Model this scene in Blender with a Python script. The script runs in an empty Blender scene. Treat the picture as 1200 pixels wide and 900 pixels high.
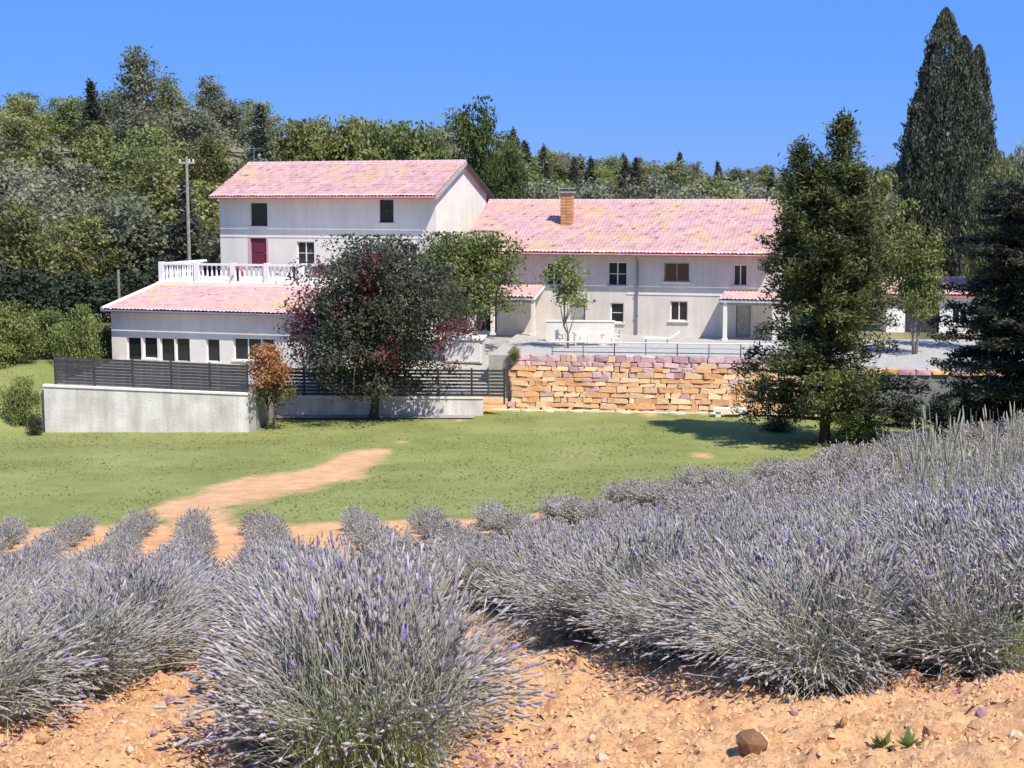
import bpy, math, random
import numpy as np
from mathutils import Vector, Matrix, Euler
R = math.radians
random.seed(7)
SC = bpy.context.scene
COL = SC.collection

# ------------------------------------------------------------------ camera
FPX = 1733.0                       # focal length in pixels of the 1200 px wide photograph
PITCH = math.atan(215.0 / FPX)     # the level line lies 215 px above the picture's centre
ZC = 11.2                          # eye height above the lawn at the foot of the terrace
cam_d = bpy.data.cameras.new('camera')
cam_d.sensor_width = 36.0
cam_d.lens = 36.0 * FPX / 1200.0
cam_d.clip_start = 0.1
cam_d.clip_end = 6000.0
cam = bpy.data.objects.new('camera', cam_d)
COL.objects.link(cam)
cam.location = (0, 0, ZC)
cam.rotation_euler = (math.pi / 2 - PITCH, 0, 0)
SC.camera = cam

# ------------------------------------------------------------------ sky, sun, exposure
SUN_EL, SUN_AZ = R(56), R(143)     # azimuth clockwise from +Y (the view direction)
world = bpy.data.worlds.new('World')
SC.world = world
world.use_nodes = True
wn, wl = world.node_tree.nodes, world.node_tree.links
wn.clear()
w_out = wn.new('ShaderNodeOutputWorld')
w_bg = wn.new('ShaderNodeBackground')
w_sky = wn.new('ShaderNodeTexSky')
w_sky.sky_type = 'NISHITA'
w_sky.sun_disc = False
w_sky.sun_elevation = SUN_EL
w_sky.sun_rotation = SUN_AZ
w_sky.altitude = 900.0
w_sky.air_density = 1.0
w_sky.dust_density = 0.1
w_sky.ozone_density = 3.0
w_hsv = wn.new('ShaderNodeHueSaturation')
w_hsv.inputs['Saturation'].default_value = 1.3
wl.new(w_sky.outputs[0], w_hsv.inputs['Color'])
w_mix = wn.new('ShaderNodeMix'); w_mix.data_type = 'RGBA'; w_mix.inputs['Factor'].default_value = .85
w_mix.inputs['B'].default_value = (.82, 2.5, 7.7, 1)          # deep clear southern blue
wl.new(w_hsv.outputs[0], w_mix.inputs['A'])
wl.new(w_mix.outputs['Result'], w_bg.inputs['Color'])
w_bg.inputs['Strength'].default_value = 0.1
wl.new(w_bg.outputs[0], w_out.inputs['Surface'])

sun_d = bpy.data.lights.new('sun', 'SUN')
sun_d.energy = 5.0
sun_d.angle = R(0.5)
sun_d.color = (1.0, 0.955, 0.89)
sun = bpy.data.objects.new('sun', sun_d)
COL.objects.link(sun)
sdir = Vector((math.cos(SUN_EL) * math.sin(SUN_AZ), math.cos(SUN_EL) * math.cos(SUN_AZ), math.sin(SUN_EL)))
sun.rotation_euler = sdir.to_track_quat('Z', 'Y').to_euler()
sun.location = (30, -20, 60)

SC.view_settings.view_transform = 'Standard'
SC.view_settings.look = 'None'
SC.view_settings.gamma = 1.0
SC.view_settings.use_curve_mapping = False
SC.view_settings.exposure = 0.42
SC.render.engine = 'CYCLES'
SC.cycles.use_denoising = True
SC.cycles.max_bounces = 6
SC.cycles.transparent_max_bounces = 8

# ------------------------------------------------------------------ pixel helpers
FWD = np.array([0, math.cos(PITCH), -math.sin(PITCH)])
UPV = np.array([0, math.sin(PITCH), math.cos(PITCH)])
def ray(px, py):
    return np.array([1.0, 0, 0]) * ((px - 600) / FPX) + UPV * ((450 - py) / FPX) + FWD
def at(px, py, Y):
    d = ray(px, py)
    t = Y / d[1]
    return Vector((d[0] * t, Y, ZC + d[2] * t))
def px_x(px, Y):
    return (px - 600) / FPX * Y * 1.004
class Frame:
    """A vertical facade plane: origin, direction along it (u), inward depth (v), up (z)."""
    def __init__(self, pl, Yl, pr, Yr, z):
        a, b = Vector((px_x(pl, Yl), Yl)), Vector((px_x(pr, Yr), Yr))
        self.o = Vector((a.x, a.y, z)); e = (b - a); self.L = e.length
        self.ang = math.atan2(e.y, e.x); self.e = Vector((math.cos(self.ang), math.sin(self.ang)))
        self.n = Vector((-self.e.y, self.e.x))
    def uz(self, px, py, v=0.0):
        d = ray(px, py)
        o = Vector((self.o.x, self.o.y)) + self.n * v
        k = (self.n.x * o.x + self.n.y * o.y) / (self.n.x * d[0] + self.n.y * d[1])
        p = Vector((d[0] * k, d[1] * k))
        return (p - o).dot(self.e), ZC + d[2] * k - self.o.z

# ------------------------------------------------------------------ noise, terrain
def _hash(ix, iy, s):
    n = (ix.astype(np.int64) * 374761393 + iy.astype(np.int64) * 668265263 + s * 1274126177) & 0xffffffff
    n = ((n ^ (n >> 13)) * 1274126177) & 0xffffffff
    return ((n ^ (n >> 16)) & 0xffff) / 65535.0
def vnoise(x, y, s=0):
    x, y = np.asarray(x, float), np.asarray(y, float)
    ix, iy = np.floor(x), np.floor(y)
    fx, fy = x - ix, y - iy
    fx, fy = fx * fx * (3 - 2 * fx), fy * fy * (3 - 2 * fy)
    ix, iy = ix.astype(np.int64), iy.astype(np.int64)
    a, b = _hash(ix, iy, s), _hash(ix + 1, iy, s)
    c, d = _hash(ix, iy + 1, s), _hash(ix + 1, iy + 1, s)
    return (a * (1 - fx) + b * fx) * (1 - fy) + (c * (1 - fx) + d * fx) * fy
def fbm(x, y, o=4, s=0):
    t, a, f, n = 0, 1, 1, 0
    for i in range(o):
        t = t + a * vnoise(np.asarray(x) * f, np.asarray(y) * f, s + i * 17); n += a; a *= .5; f *= 2.03
    return t / n - .5
def sstep(a, b, x):
    t = np.clip((np.asarray(x, float) - a) / (b - a), 0, 1)
    return t * t * (3 - 2 * t)
FIELD_END = 41.0
LY = np.array([-400, -60, -20, 0, 10, 15, 20, 25, 30, 36, 41, 46, 52, 60, 68, 76, 82, 4000.0])
LZ = np.array([13.6, 13.2, 12.4, 9.9, 7.9, 6.82, 5.72, 4.64, 3.66, 2.74, 2.2, 1.65, 1.0, .42, .13, .02, 0, 0])
def G(x, y):
    x, y = np.asarray(x, float), np.asarray(y, float)
    z = (np.interp(y - 1.2, LY, LZ) + np.interp(y, LY, LZ) + np.interp(y + 1.2, LY, LZ)) / 3
    xp = .5 * (x + np.sqrt(x * x + .6)) - .387
    xs = np.minimum(xp, 30) * (.12 + .10 * sstep(8, 30, y) * (1 - .35 * sstep(2, 7, x))) + .02 * np.clip(x, -40, 0)
    z = z + xs * (1 - sstep(38, 62, y))
    left = sstep(-22.2, -25.5, x)                                   # bank beside the white wall
    z = np.where(y < 90, z + left * 2.3 * sstep(66, 78, y), z)
    hill = 2.6 + 11.5 * sstep(104, 158, y) * (1 - .78 * sstep(-22, 14, x)) + 6.5 * sstep(125, 270, y) + 1.2 * sstep(-14, -34, x)
    return np.where(y > 90, hill, z)
def Gs(x, y):
    return float(G(x, y))
def ground_hit(px, py):
    d = ray(px, py); t = 3.0
    while t < 150:
        p = d * t
        if ZC + p[2] <= Gs(p[0], p[1]): break
        t += .05
    return Vector((p[0], p[1], Gs(p[0], p[1])))

# ------------------------------------------------------------------ materials
MATS = {}
def nt(name):
    m = bpy.data.materials.new(name); m.use_nodes = True
    n, l = m.node_tree.nodes, m.node_tree.links
    n.clear()
    o = n.new('ShaderNodeOutputMaterial')
    return m, n, l, o
def mat(name, col, rough=.8, var=.12, scale=3.0, bump=.0, bscale=30.0, metal=0.0, spec=.3, col2=None, detail=6):
    """Solid material with noise variation between col*(1-var) and col*(1+var) (or col and col2)."""
    if name in MATS: return MATS[name]
    m, n, l, o = nt(name)
    b = n.new('ShaderNodeBsdfPrincipled')
    tc = n.new('ShaderNodeTexCoord')
    tx = n.new('ShaderNodeTexNoise'); tx.inputs['Scale'].default_value = scale; tx.inputs['Detail'].default_value = detail
    l.new(tc.outputs['Object'], tx.inputs['Vector'])
    cr = n.new('ShaderNodeValToRGB')
    c1 = [c * (1 - var) for c in col]; c2 = [min(1, c * (1 + var)) for c in col] if col2 is None else col2
    cr.color_ramp.elements[0].color = (*c1, 1); cr.color_ramp.elements[0].position = .32
    cr.color_ramp.elements[1].color = (*c2, 1); cr.color_ramp.elements[1].position = .68
    l.new(tx.outputs['Fac'], cr.inputs['Fac'])
    oi = n.new('ShaderNodeObjectInfo')
    hs = n.new('ShaderNodeHueSaturation')
    mr = n.new('ShaderNodeMapRange'); mr.inputs['To Min'].default_value = 1 - var * .8; mr.inputs['To Max'].default_value = 1 + var * .8
    l.new(oi.outputs['Random'], mr.inputs['Value']); l.new(mr.outputs[0], hs.inputs['Value'])
    l.new(cr.outputs[0], hs.inputs['Color']); l.new(hs.outputs[0], b.inputs['Base Color'])
    b.inputs['Roughness'].default_value = rough; b.inputs['Metallic'].default_value = metal
    b.inputs['Specular IOR Level'].default_value = spec
    if bump:
        t2 = n.new('ShaderNodeTexNoise'); t2.inputs['Scale'].default_value = bscale; t2.inputs['Detail'].default_value = 5
        l.new(tc.outputs['Object'], t2.inputs['Vector'])
        bp = n.new('ShaderNodeBump'); bp.inputs['Strength'].default_value = bump; bp.inputs['Distance'].default_value = .05
        l.new(t2.outputs['Fac'], bp.inputs['Height']); l.new(bp.outputs[0], b.inputs['Normal'])
    l.new(b.outputs[0], o.inputs['Surface'])
    MATS[name] = m
    return m
def leafmat(name, cols, trans=.3, rough=.6, objvar=.25, hue=.02):
    """Foliage: per-face 'tint' picks among cols; each object shifts a little."""
    if name in MATS: return MATS[name]
    m, n, l, o = nt(name)
    at_ = n.new('ShaderNodeAttribute'); at_.attribute_name = 'tint'
    cr = n.new('ShaderNodeValToRGB')
    els = cr.color_ramp.elements
    while len(els) < len(cols): els.new(.5)
    for i, c in enumerate(cols):
        els[i].position = i / (len(cols) - 1); els[i].color = (*c, 1)
    l.new(at_.outputs['Fac'], cr.inputs['Fac'])
    oi = n.new('ShaderNodeObjectInfo'); hs = n.new('ShaderNodeHueSaturation')
    mr = n.new('ShaderNodeMapRange'); mr.inputs['To Min'].default_value = 1 - objvar; mr.inputs['To Max'].default_value = 1 + objvar
    l.new(oi.outputs['Random'], mr.inputs['Value']); l.new(mr.outputs[0], hs.inputs['Value'])
    m2 = n.new('ShaderNodeMath'); m2.operation = 'MULTIPLY_ADD'
    wm = n.new('ShaderNodeMath'); wm.operation = 'FRACT'
    mm = n.new('ShaderNodeMath'); mm.operation = 'MULTIPLY'; mm.inputs[1].default_value = 17.3
    l.new(oi.outputs['Random'], mm.inputs[0]); l.new(mm.outputs[0], wm.inputs[0])
    l.new(wm.outputs[0], m2.inputs[0]); m2.inputs[1].default_value = 2 * hue; m2.inputs[2].default_value = .5 - hue
    l.new(m2.outputs[0], hs.inputs['Hue'])
    l.new(cr.outputs[0], hs.inputs['Color'])
    p = n.new('ShaderNodeBsdfPrincipled'); p.inputs['Roughness'].default_value = rough; p.inputs['Specular IOR Level'].default_value = .25
    l.new(hs.outputs[0], p.inputs['Base Color'])
    t = n.new('ShaderNodeBsdfTranslucent'); l.new(hs.outputs[0], t.inputs['Color'])
    mx = n.new('ShaderNodeMixShader'); mx.inputs[0].default_value = trans
    l.new(p.outputs[0], mx.inputs[1]); l.new(t.outputs[0], mx.inputs[2]); l.new(mx.outputs[0], o.inputs['Surface'])
    MATS[name] = m
    return m
def glassmat(name, col=(.02, .022, .025)):
    if name in MATS: return MATS[name]
    m, n, l, o = nt(name)
    b = n.new('ShaderNodeBsdfPrincipled')
    b.inputs['Base Color'].default_value = (*col, 1); b.inputs['Roughness'].default_value = .08
    b.inputs['Specular IOR Level'].default_value = .5
    l.new(b.outputs[0], o.inputs['Surface'])
    MATS[name] = m
    return m
def soilmat():
    m, n, l, o = nt('field_earth')
    b = n.new('ShaderNodeBsdfPrincipled'); b.inputs['Roughness'].default_value = .95; b.inputs['Specular IOR Level'].default_value = .1
    tc = n.new('ShaderNodeTexCoord')
    def noise(s, d=6, r=.6):
        t = n.new('ShaderNodeTexNoise'); t.inputs['Scale'].default_value = s; t.inputs['Detail'].default_value = d; t.inputs['Roughness'].default_value = r
        l.new(tc.outputs['Object'], t.inputs['Vector']); return t
    def ramp(src, els):
        c = n.new('ShaderNodeValToRGB')
        while len(c.color_ramp.elements) < len(els): c.color_ramp.elements.new(.5)
        for e, (p, k) in zip(c.color_ramp.elements, els): e.position = p; e.color = (*k, 1)
        l.new(src.outputs['Fac'], c.inputs['Fac']); return c
    a = ramp(noise(2.2, 8, .7), [(.3, (.50, .245, .10)), (.5, (.68, .375, .175)), (.72, (.77, .48, .25))])
    s = ramp(noise(38, 4, .7), [(.34, (.5, .44, .42)), (.5, (1, 1, 1))])  # dark speckle puts crevice shade into the earth colour
    mx = n.new('ShaderNodeMix'); mx.data_type = 'RGBA'; mx.blend_type = 'MULTIPLY'; mx.inputs['Factor'].default_value = .8
    l.new(a.outputs[0], mx.inputs['A']); l.new(s.outputs[0], mx.inputs['B'])
    l.new(mx.outputs['Result'], b.inputs['Base Color'])
    bp = n.new('ShaderNodeBump'); bp.inputs['Strength'].default_value = .7; bp.inputs['Distance'].default_value = .03
    l.new(noise(45, 6, .75).outputs['Fac'], bp.inputs['Height']); l.new(bp.outputs[0], b.inputs['Normal'])
    l.new(b.outputs[0], o.inputs['Surface'])
    return m
def lawnmat():
    m, n, l, o = nt('lawn_grass')
    b = n.new('ShaderNodeBsdfPrincipled'); b.inputs['Roughness'].default_value = .9; b.inputs['Specular IOR Level'].default_value = .1
    tc = n.new('ShaderNodeTexCoord')
    def noise(s, d=6, r=.6):
        t = n.new('ShaderNodeTexNoise'); t.inputs['Scale'].default_value = s; t.inputs['Detail'].default_value = d; t.inputs['Roughness'].default_value = r
        l.new(tc.outputs['Object'], t.inputs['Vector']); return t
    def ramp(src, els):
        c = n.new('ShaderNodeValToRGB')
        while len(c.color_ramp.elements) < len(els): c.color_ramp.elements.new(.5)
        for e, (p, k) in zip(c.color_ramp.elements, els): e.position = p; e.color = (*k, 1)
        l.new(src.outputs[0], c.inputs['Fac']); return c
    a = ramp(noise(.22, 8, .65), [(.3, (.18, .195, .058)), (.5, (.24, .255, .08)), (.7, (.31, .305, .115))])
    s = ramp(noise(7, 5, .7), [(.3, (.8, .83, .78)), (.65, (1.06, 1.05, 1.0))])
    mx = n.new('ShaderNodeMix'); mx.data_type = 'RGBA'; mx.blend_type = 'MULTIPLY'; mx.inputs['Factor'].default_value = .9
    l.new(a.outputs[0], mx.inputs['A']); l.new(s.outputs[0], mx.inputs['B'])
    so = ramp(noise(1.3, 8, .7), [(.3, (.50, .26, .12)), (.7, (.72, .44, .24))])
    at_ = n.new('ShaderNodeAttribute'); at_.attribute_name = 'bare'
    ad = n.new('ShaderNodeMath'); ad.operation = 'MULTIPLY_ADD'
    nz = noise(3.0, 6, .7)
    l.new(nz.outputs[0], ad.inputs[0]); ad.inputs[1].default_value = 1.0
    l.new(at_.outputs['Fac'], ad.inputs[2])
    th = n.new('ShaderNodeMapRange'); th.inputs['From Min'].default_value = .78; th.inputs['From Max'].default_value = 1.2
    l.new(ad.outputs[0], th.inputs['Value'])
    m2 = n.new('ShaderNodeMix'); m2.data_type = 'RGBA'
    l.new(th.outputs[0], m2.inputs['Factor']); l.new(mx.outputs['Result'], m2.inputs['A']); l.new(so.outputs[0], m2.inputs['B'])
    l.new(m2.outputs['Result'], b.inputs['Base Color'])
    bp = n.new('ShaderNodeBump'); bp.inputs['Strength'].default_value = .8; bp.inputs['Distance'].default_value = .06
    l.new(noise(16, 5, .7).outputs['Fac'], bp.inputs['Height']); l.new(bp.outputs[0], b.inputs['Normal'])
    l.new(b.outputs[0], o.inputs['Surface'])
    return m

M_WHITE = mat('white_render', (.78, .715, .61), .9, .06, .7, .25, 14)
M_WHITE2 = mat('white_paint', (.80, .77, .72), .6, .04, 2)
M_CREAM = mat('cream_render', (.72, .65, .55), .9, .08, .6, .25, 14)
def streaks(m, amt=.3):
    n, l = m.node_tree.nodes, m.node_tree.links
    b = next(x for x in n if x.type == 'BSDF_PRINCIPLED'); src = b.inputs['Base Color'].links[0].from_socket
    tc = n.new('ShaderNodeTexCoord'); mp = n.new('ShaderNodeMapping'); mp.inputs['Scale'].default_value = (1.6, 1.6, .16)
    t = n.new('ShaderNodeTexNoise'); t.inputs['Scale'].default_value = 1.5; t.inputs['Detail'].default_value = 7; t.inputs['Roughness'].default_value = .65
    l.new(tc.outputs['Object'], mp.inputs['Vector']); l.new(mp.outputs[0], t.inputs['Vector'])
    c = n.new('ShaderNodeValToRGB'); c.color_ramp.elements[0].position = .36; c.color_ramp.elements[0].color = (1 - amt, 1 - amt * 1.1, 1 - amt * 1.25, 1)
    c.color_ramp.elements[1].position = .58; c.color_ramp.elements[1].color = (1, 1, 1, 1)
    l.new(t.outputs['Fac'], c.inputs['Fac'])
    x = n.new('ShaderNodeMix'); x.data_type = 'RGBA'; x.blend_type = 'MULTIPLY'; x.inputs['Factor'].default_value = 1
    l.new(src, x.inputs['A']); l.new(c.outputs[0], x.inputs['B']); l.new(x.outputs['Result'], b.inputs['Base Color'])
def tile_patches(m):
    n, l = m.node_tree.nodes, m.node_tree.links
    b = next(x for x in n if x.type == 'BSDF_PRINCIPLED'); src = b.inputs['Base Color'].links[0].from_socket
    tc = n.new('ShaderNodeTexCoord'); mp = n.new('ShaderNodeMapping'); mp.inputs['Scale'].default_value = (4.17, 2.38, 0.0)
    v = n.new('ShaderNodeTexWhiteNoise'); fl = n.new('ShaderNodeVectorMath'); fl.operation = 'FLOOR'
    l.new(tc.outputs['Object'], mp.inputs['Vector']); l.new(mp.outputs[0], fl.inputs[0]); l.new(fl.outputs[0], v.inputs['Vector'])
    big = n.new('ShaderNodeTexNoise'); big.inputs['Scale'].default_value = .45; big.inputs['Detail'].default_value = 3
    l.new(tc.outputs['Object'], big.inputs['Vector'])
    ad = n.new('ShaderNodeMath'); ad.operation = 'MULTIPLY_ADD'; ad.inputs[1].default_value = .45
    l.new(v.outputs['Value'], ad.inputs[0]); l.new(big.outputs['Fac'], ad.inputs[2])
    c = n.new('ShaderNodeValToRGB'); e = c.color_ramp.elements
    e[0].position = .3; e[0].color = (.86, .80, .80, 1); e[1].position = .88; e[1].color = (1.03, 1.15, .74, 1)
    k = e.new(.55); k.color = (1, 1, 1, 1); k = e.new(.76); k.color = (1.06, 1.06, 1.02, 1)
    l.new(ad.outputs[0], c.inputs['Fac'])
    x = n.new('ShaderNodeMix'); x.data_type = 'RGBA'; x.blend_type = 'MULTIPLY'; x.inputs['Factor'].default_value = 1
    l.new(src, x.inputs['A']); l.new(c.outputs[0], x.inputs['B']); l.new(x.outputs['Result'], b.inputs['Base Color'])
streaks(M_WHITE, .07); streaks(M_CREAM, .11)
M_WALLP = mat('weathered_white_wall', (.68, .64, .57), .92, .14, .9, .35, 10)
M_TILE = mat('terracotta_tile', (.59, .34, .33), .85, .0, 1.2, .2, 20, col2=(.675, .425, .415))
streaks(M_WALLP, .2); tile_patches(M_TILE)
M_TILED = mat('terracotta_edge', (.46, .20, .19), .85, .14, 2.2, .25, 20)
M_ORANGE = mat('ochre_brick', (.60, .30, .13), .9, .18, 6, .3, 30)
M_DARKWOOD = mat('dark_stained_wood', (.055, .055, .055), .7, .3, 4, .2, 40)
M_GREYMETAL = mat('grey_metal', (.30, .31, .32), .45, .08, 4, metal=.7)
M_WOOD = mat('grey_weathered_wood', (.36, .34, .30), .85, .15, 5, .3, 30)
M_RED = mat('wine_red_paint', (.17, .028, .045), .5, .1, 3)
M_PINK = mat('pink_painted_surround', (.66, .34, .37), .8, .06, 3)
M_GLASS = glassmat('window_glass')
M_INSHADE = mat('interior_shade', (.018, .018, .02), .9, .1)  # near-black colour stands for the shade inside rooms and doorway
M_BARK = mat('tree_bark', (.095, .075, .06), .95, .3, 6, .6, 25)
M_PALEBARK = mat('pale_bark', (.26, .235, .20), .95, .25, 6, .6, 25)
M_GRAVEL = mat('pale_gravel', (.38, .355, .31), .95, .16, 3, .6, 60)
M_CORE = mat('wall_core_earth', (.13, .085, .06), .95, .2, 4, .5, 30)
M_SOIL = soilmat()
M_LAWN = lawnmat()
M_SCRUB = mat('dry_scrub_ground', (.12, .13, .055), .95, .3, .25, .8, 5, col2=(.24, .21, .11))

# ------------------------------------------------------------------ mesh helpers
def mesh_np(name, V, F, mats=None, smooth=False, tint=None, fmat=None):
    """V (n,3); F: one int array (m,3|4) or a list of such arrays / python lists."""
    me = bpy.data.meshes.new(name)
    V = np.asarray(V, np.float32)
    if isinstance(F, np.ndarray): F = [F]
    loops, starts, tot = [], [], 0
    for f in F:
        if isinstance(f, np.ndarray) and f.ndim == 2:
            if len(f) == 0: continue
            k = f.shape[1]; loops.append(f.ravel()); starts.append(tot + np.arange(len(f)) * k); tot += f.size
        else:
            loops.append(np.asarray(f)); starts.append(np.array([tot])); tot += len(f)
    loops, starts = np.concatenate(loops), np.concatenate(starts)
    me.vertices.add(len(V)); me.vertices.foreach_set('co', V.ravel())
    me.loops.add(len(loops)); me.loops.foreach_set('vertex_index', loops.astype(np.int32))
    me.polygons.add(len(starts)); me.polygons.foreach_set('loop_start', starts.astype(np.int32))
    if fmat is not None: me.polygons.foreach_set('material_index', np.asarray(fmat, np.int32))
    for m in (mats if isinstance(mats, (list, tuple)) else [mats]):
        if m: me.materials.append(m)
    me.update(calc_edges=True)
    if smooth: me.polygons.foreach_set('use_smooth', np.ones(len(starts), bool))
    if tint is not None:
        a = me.attributes.new('tint', 'FLOAT', 'FACE'); a.data.foreach_set('value', np.asarray(tint, np.float32))
    return me
class MB:
    def __init__(s): s.v, s.f = [], []; s.n = 0
    def add(s, V, F):
        s.v.append(np.asarray(V, float))
        for f in F: s.f.append([i + s.n for i in f])
        s.n += len(V); return s
    def box(s, x0, x1, y0, y1, z0, z1):
        V = [(x0,y0,z0),(x1,y0,z0),(x1,y1,z0),(x0,y1,z0),(x0,y0,z1),(x1,y0,z1),(x1,y1,z1),(x0,y1,z1)]
        return s.add(V, [(0,3,2,1),(4,5,6,7),(0,1,5,4),(1,2,6,5),(2,3,7,6),(3,0,4,7)])
    def cbox(s, c, d): return s.box(c[0]-d[0]/2, c[0]+d[0]/2, c[1]-d[1]/2, c[1]+d[1]/2, c[2]-d[2]/2, c[2]+d[2]/2)
    def tube(s, pts, rad, n=8, cap=True):
        pts = [Vector(p) for p in pts]
        if not isinstance(rad, (list, tuple)): rad = [rad] * len(pts)
        V, F = [], []
        for i, p in enumerate(pts):
            t = (pts[min(i+1, len(pts)-1)] - pts[max(i-1, 0)]).normalized()
            a = t.orthogonal().normalized() if i == 0 else (a - t * a.dot(t)).normalized()
            b = t.cross(a)
            for k in range(n):
                w = 2 * math.pi * k / n
                V.append(p + (a * math.cos(w) + b * math.sin(w)) * rad[i])
        for i in range(len(pts) - 1):
            for k in range(n):
                F.append((i*n+k, i*n+(k+1) % n, (i+1)*n+(k+1) % n, (i+1)*n+k))
        if cap: F += [tuple(range(n-1, -1, -1)), tuple((len(pts)-1)*n + k for k in range(n))]
        return s.add(V, F)
    def lathe(s, prof, n=10, c=(0, 0, 0)):
        V, F = [], []
        for r, z in prof:
            for k in range(n):
                w = 2 * math.pi * k / n; V.append((c[0]+r*math.cos(w), c[1]+r*math.sin(w), c[2]+z))
        for i in range(len(prof)-1):
            for k in range(n): F.append((i*n+k, i*n+(k+1) % n, (i+1)*n+(k+1) % n, (i+1)*n+k))
        F += [tuple(range(n-1, -1, -1)), tuple((len(prof)-1)*n+k for k in range(n))]
        return s.add(V, F)
    def mesh(s, name, m, smooth=False):
        me = bpy.data.meshes.new(name); me.from_pydata(np.concatenate(s.v).tolist(), [], s.f)
        if m: me.materials.append(m)
        if smooth: me.polygons.foreach_set('use_smooth', np.ones(len(me.polygons), bool))
        me.update(); return me
    def obj(s, name, m, parent=None, smooth=False, **k): return ob(name, s.mesh(name, m, smooth), parent, **k)
def ob(name, me, parent=None, loc=None, rot=None, scale=None):
    o = bpy.data.objects.new(name, me); COL.objects.link(o)
    if parent: o.parent = parent
    if loc is not None: o.location = loc
    if rot is not None: o.rotation_euler = rot
    if scale is not None: o.scale = scale if hasattr(scale, '__len__') else (scale,) * 3
    return o
def tag(o, label, cat, group=None):
    o['label'] = label; o['category'] = cat
    if group: o['group'] = group
    return o
def empty(name, label, cat, loc=(0, 0, 0), rz=0.0, group=None):
    o = ob(name, None, loc=loc, rot=(0, 0, rz)); o.empty_display_size = .3
    return tag(o, label, cat, group)
def struct(o): o['kind'] = 'structure'; return o
def stuff(o): o['kind'] = 'stuff'; return o
def copy_tree(o, parent=None):
    c = o.copy(); COL.objects.link(c); c.parent = parent
    for ch in list(o.children): copy_tree(ch, c)
    return c

# ------------------------------------------------------------------ ground sheets
def grid_sheet(name, xs, ys, zf, m, smooth=True, attr=None):
    X, Y = np.meshgrid(xs, ys); Z = zf(X, Y)
    nx, ny = len(xs), len(ys)
    V = np.stack([X.ravel(), Y.ravel(), Z.ravel()], 1)
    i = np.arange(nx * ny).reshape(ny, nx)
    F = np.stack([i[:-1, :-1].ravel(), i[:-1, 1:].ravel(), i[1:, 1:].ravel(), i[1:, :-1].ravel()], 1)
    me = mesh_np(name, V, F, m, smooth)
    if attr:
        a = me.attributes.new(attr[0], 'FLOAT', 'POINT'); a.data.foreach_set('value', attr[1](X, Y).ravel().astype(np.float32))
    return struct(ob(name, me))
def steps(*segs):
    out = []
    for a, b, d in segs: out.append(np.arange(a, b, d))
    out.append(np.array([segs[-1][1]])); return np.concatenate(out)
gx = steps((-3000, -400, 200), (-400, -80, 16), (-80, 80, 2), (80, 400, 16), (400, 3000, 200))
gy = steps((-400, -40, 30), (-40, 96, 2), (96, 300, 4), (300, 4200, 150))
def ground_z(x, y):
    z = G(x, y) + .5 * fbm(x / 9, y / 9, 4, 5) * (sstep(100, 115, y))
    inner = ((y > -8) & (y < np.where(x < -22.7, 80.5, 95)) & (np.abs(x) < 51))
    return np.where(inner, z - .7, z)
ground = grid_sheet('ground', gx, gy, ground_z, M_SCRUB)
# bare earth of the lavender field, finely broken near the camera
def soil_z(x, y):
    near = 1 - sstep(12, 22, y)
    k = fbm(x * 2.2, y * 2.2, 4, 3) * .16 + (np.maximum(fbm(x * 9, y * 9, 3, 9), 0) * .17 + np.maximum(fbm(x * 20, y * 20, 2, 12), 0) * .09) * near
    return G(x, y) + k - .03
fx = steps((-52, -9, .8), (-9, -4.2, .15), (-4.2, 5, .033), (5, 10, .15), (10, 52, .8))
fy = steps((-8, 4.5, .6), (4.5, 13, .036), (13, 20, .15), (20, FIELD_END + 1.0, .35))
field = grid_sheet('field_soil', fx, fy, soil_z, M_SOIL)
# lawn with a worn earth track
TRACK = [ground_hit(*p) for p in ((248, 622), (222, 600), (270, 584), (330, 570), (385, 556), (430, 534))]
TRACKW = [.8, 1.3, 1.8, 1.9, 1.5, .9]
def bare(X, Y):
    v = np.zeros_like(X)
    for (a, wa), (b, wb) in zip(zip(TRACK[:-1], TRACKW[:-1]), zip(TRACK[1:], TRACKW[1:])):
        dx, dy = b.x - a.x, b.y - a.y
        t = np.clip(((X - a.x) * dx + (Y - a.y) * dy) / (dx * dx + dy * dy), 0, 1)
        d = np.hypot(X - a.x - t * dx, (Y - a.y - t * dy) * .6)
        w = wa + (wb - wa) * t
        v = np.maximum(v, np.clip(1.2 - d / w * .75 + .9 * fbm(X / .9 + 40, Y / 2.2, 4, 61), 0, .8))
    for px, py, r in ((822, 536, .55), (760, 488, .5), (540, 494, .3), (470, 520, .3)):
        c = ground_hit(px, py); v = np.maximum(v, np.clip(.75 - np.hypot(X - c.x, (Y - c.y) * .5) / r * .4, 0, .7))
    edge = 1 - sstep(FIELD_END + .2, FIELD_END + 1.6, Y + 1.2 * fbm(X / 2, Y / 2, 3, 4))
    return np.maximum(v, edge * .8)
lx, ly = steps((-52, -30, 2), (-30, 30, .3), (30, 52, 2)), steps((FIELD_END - .6, 62, .22), (62, 82, .4))
lawn = grid_sheet('lawn', lx, ly, lambda x, y: G(x, y) + .06 * fbm(x / 1.3, y / 1.3, 4, 8) + .08 - .24 * (1 - sstep(FIELD_END - .6, FIELD_END + .9, y)), M_LAWN, attr=('bare', bare))

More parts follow.
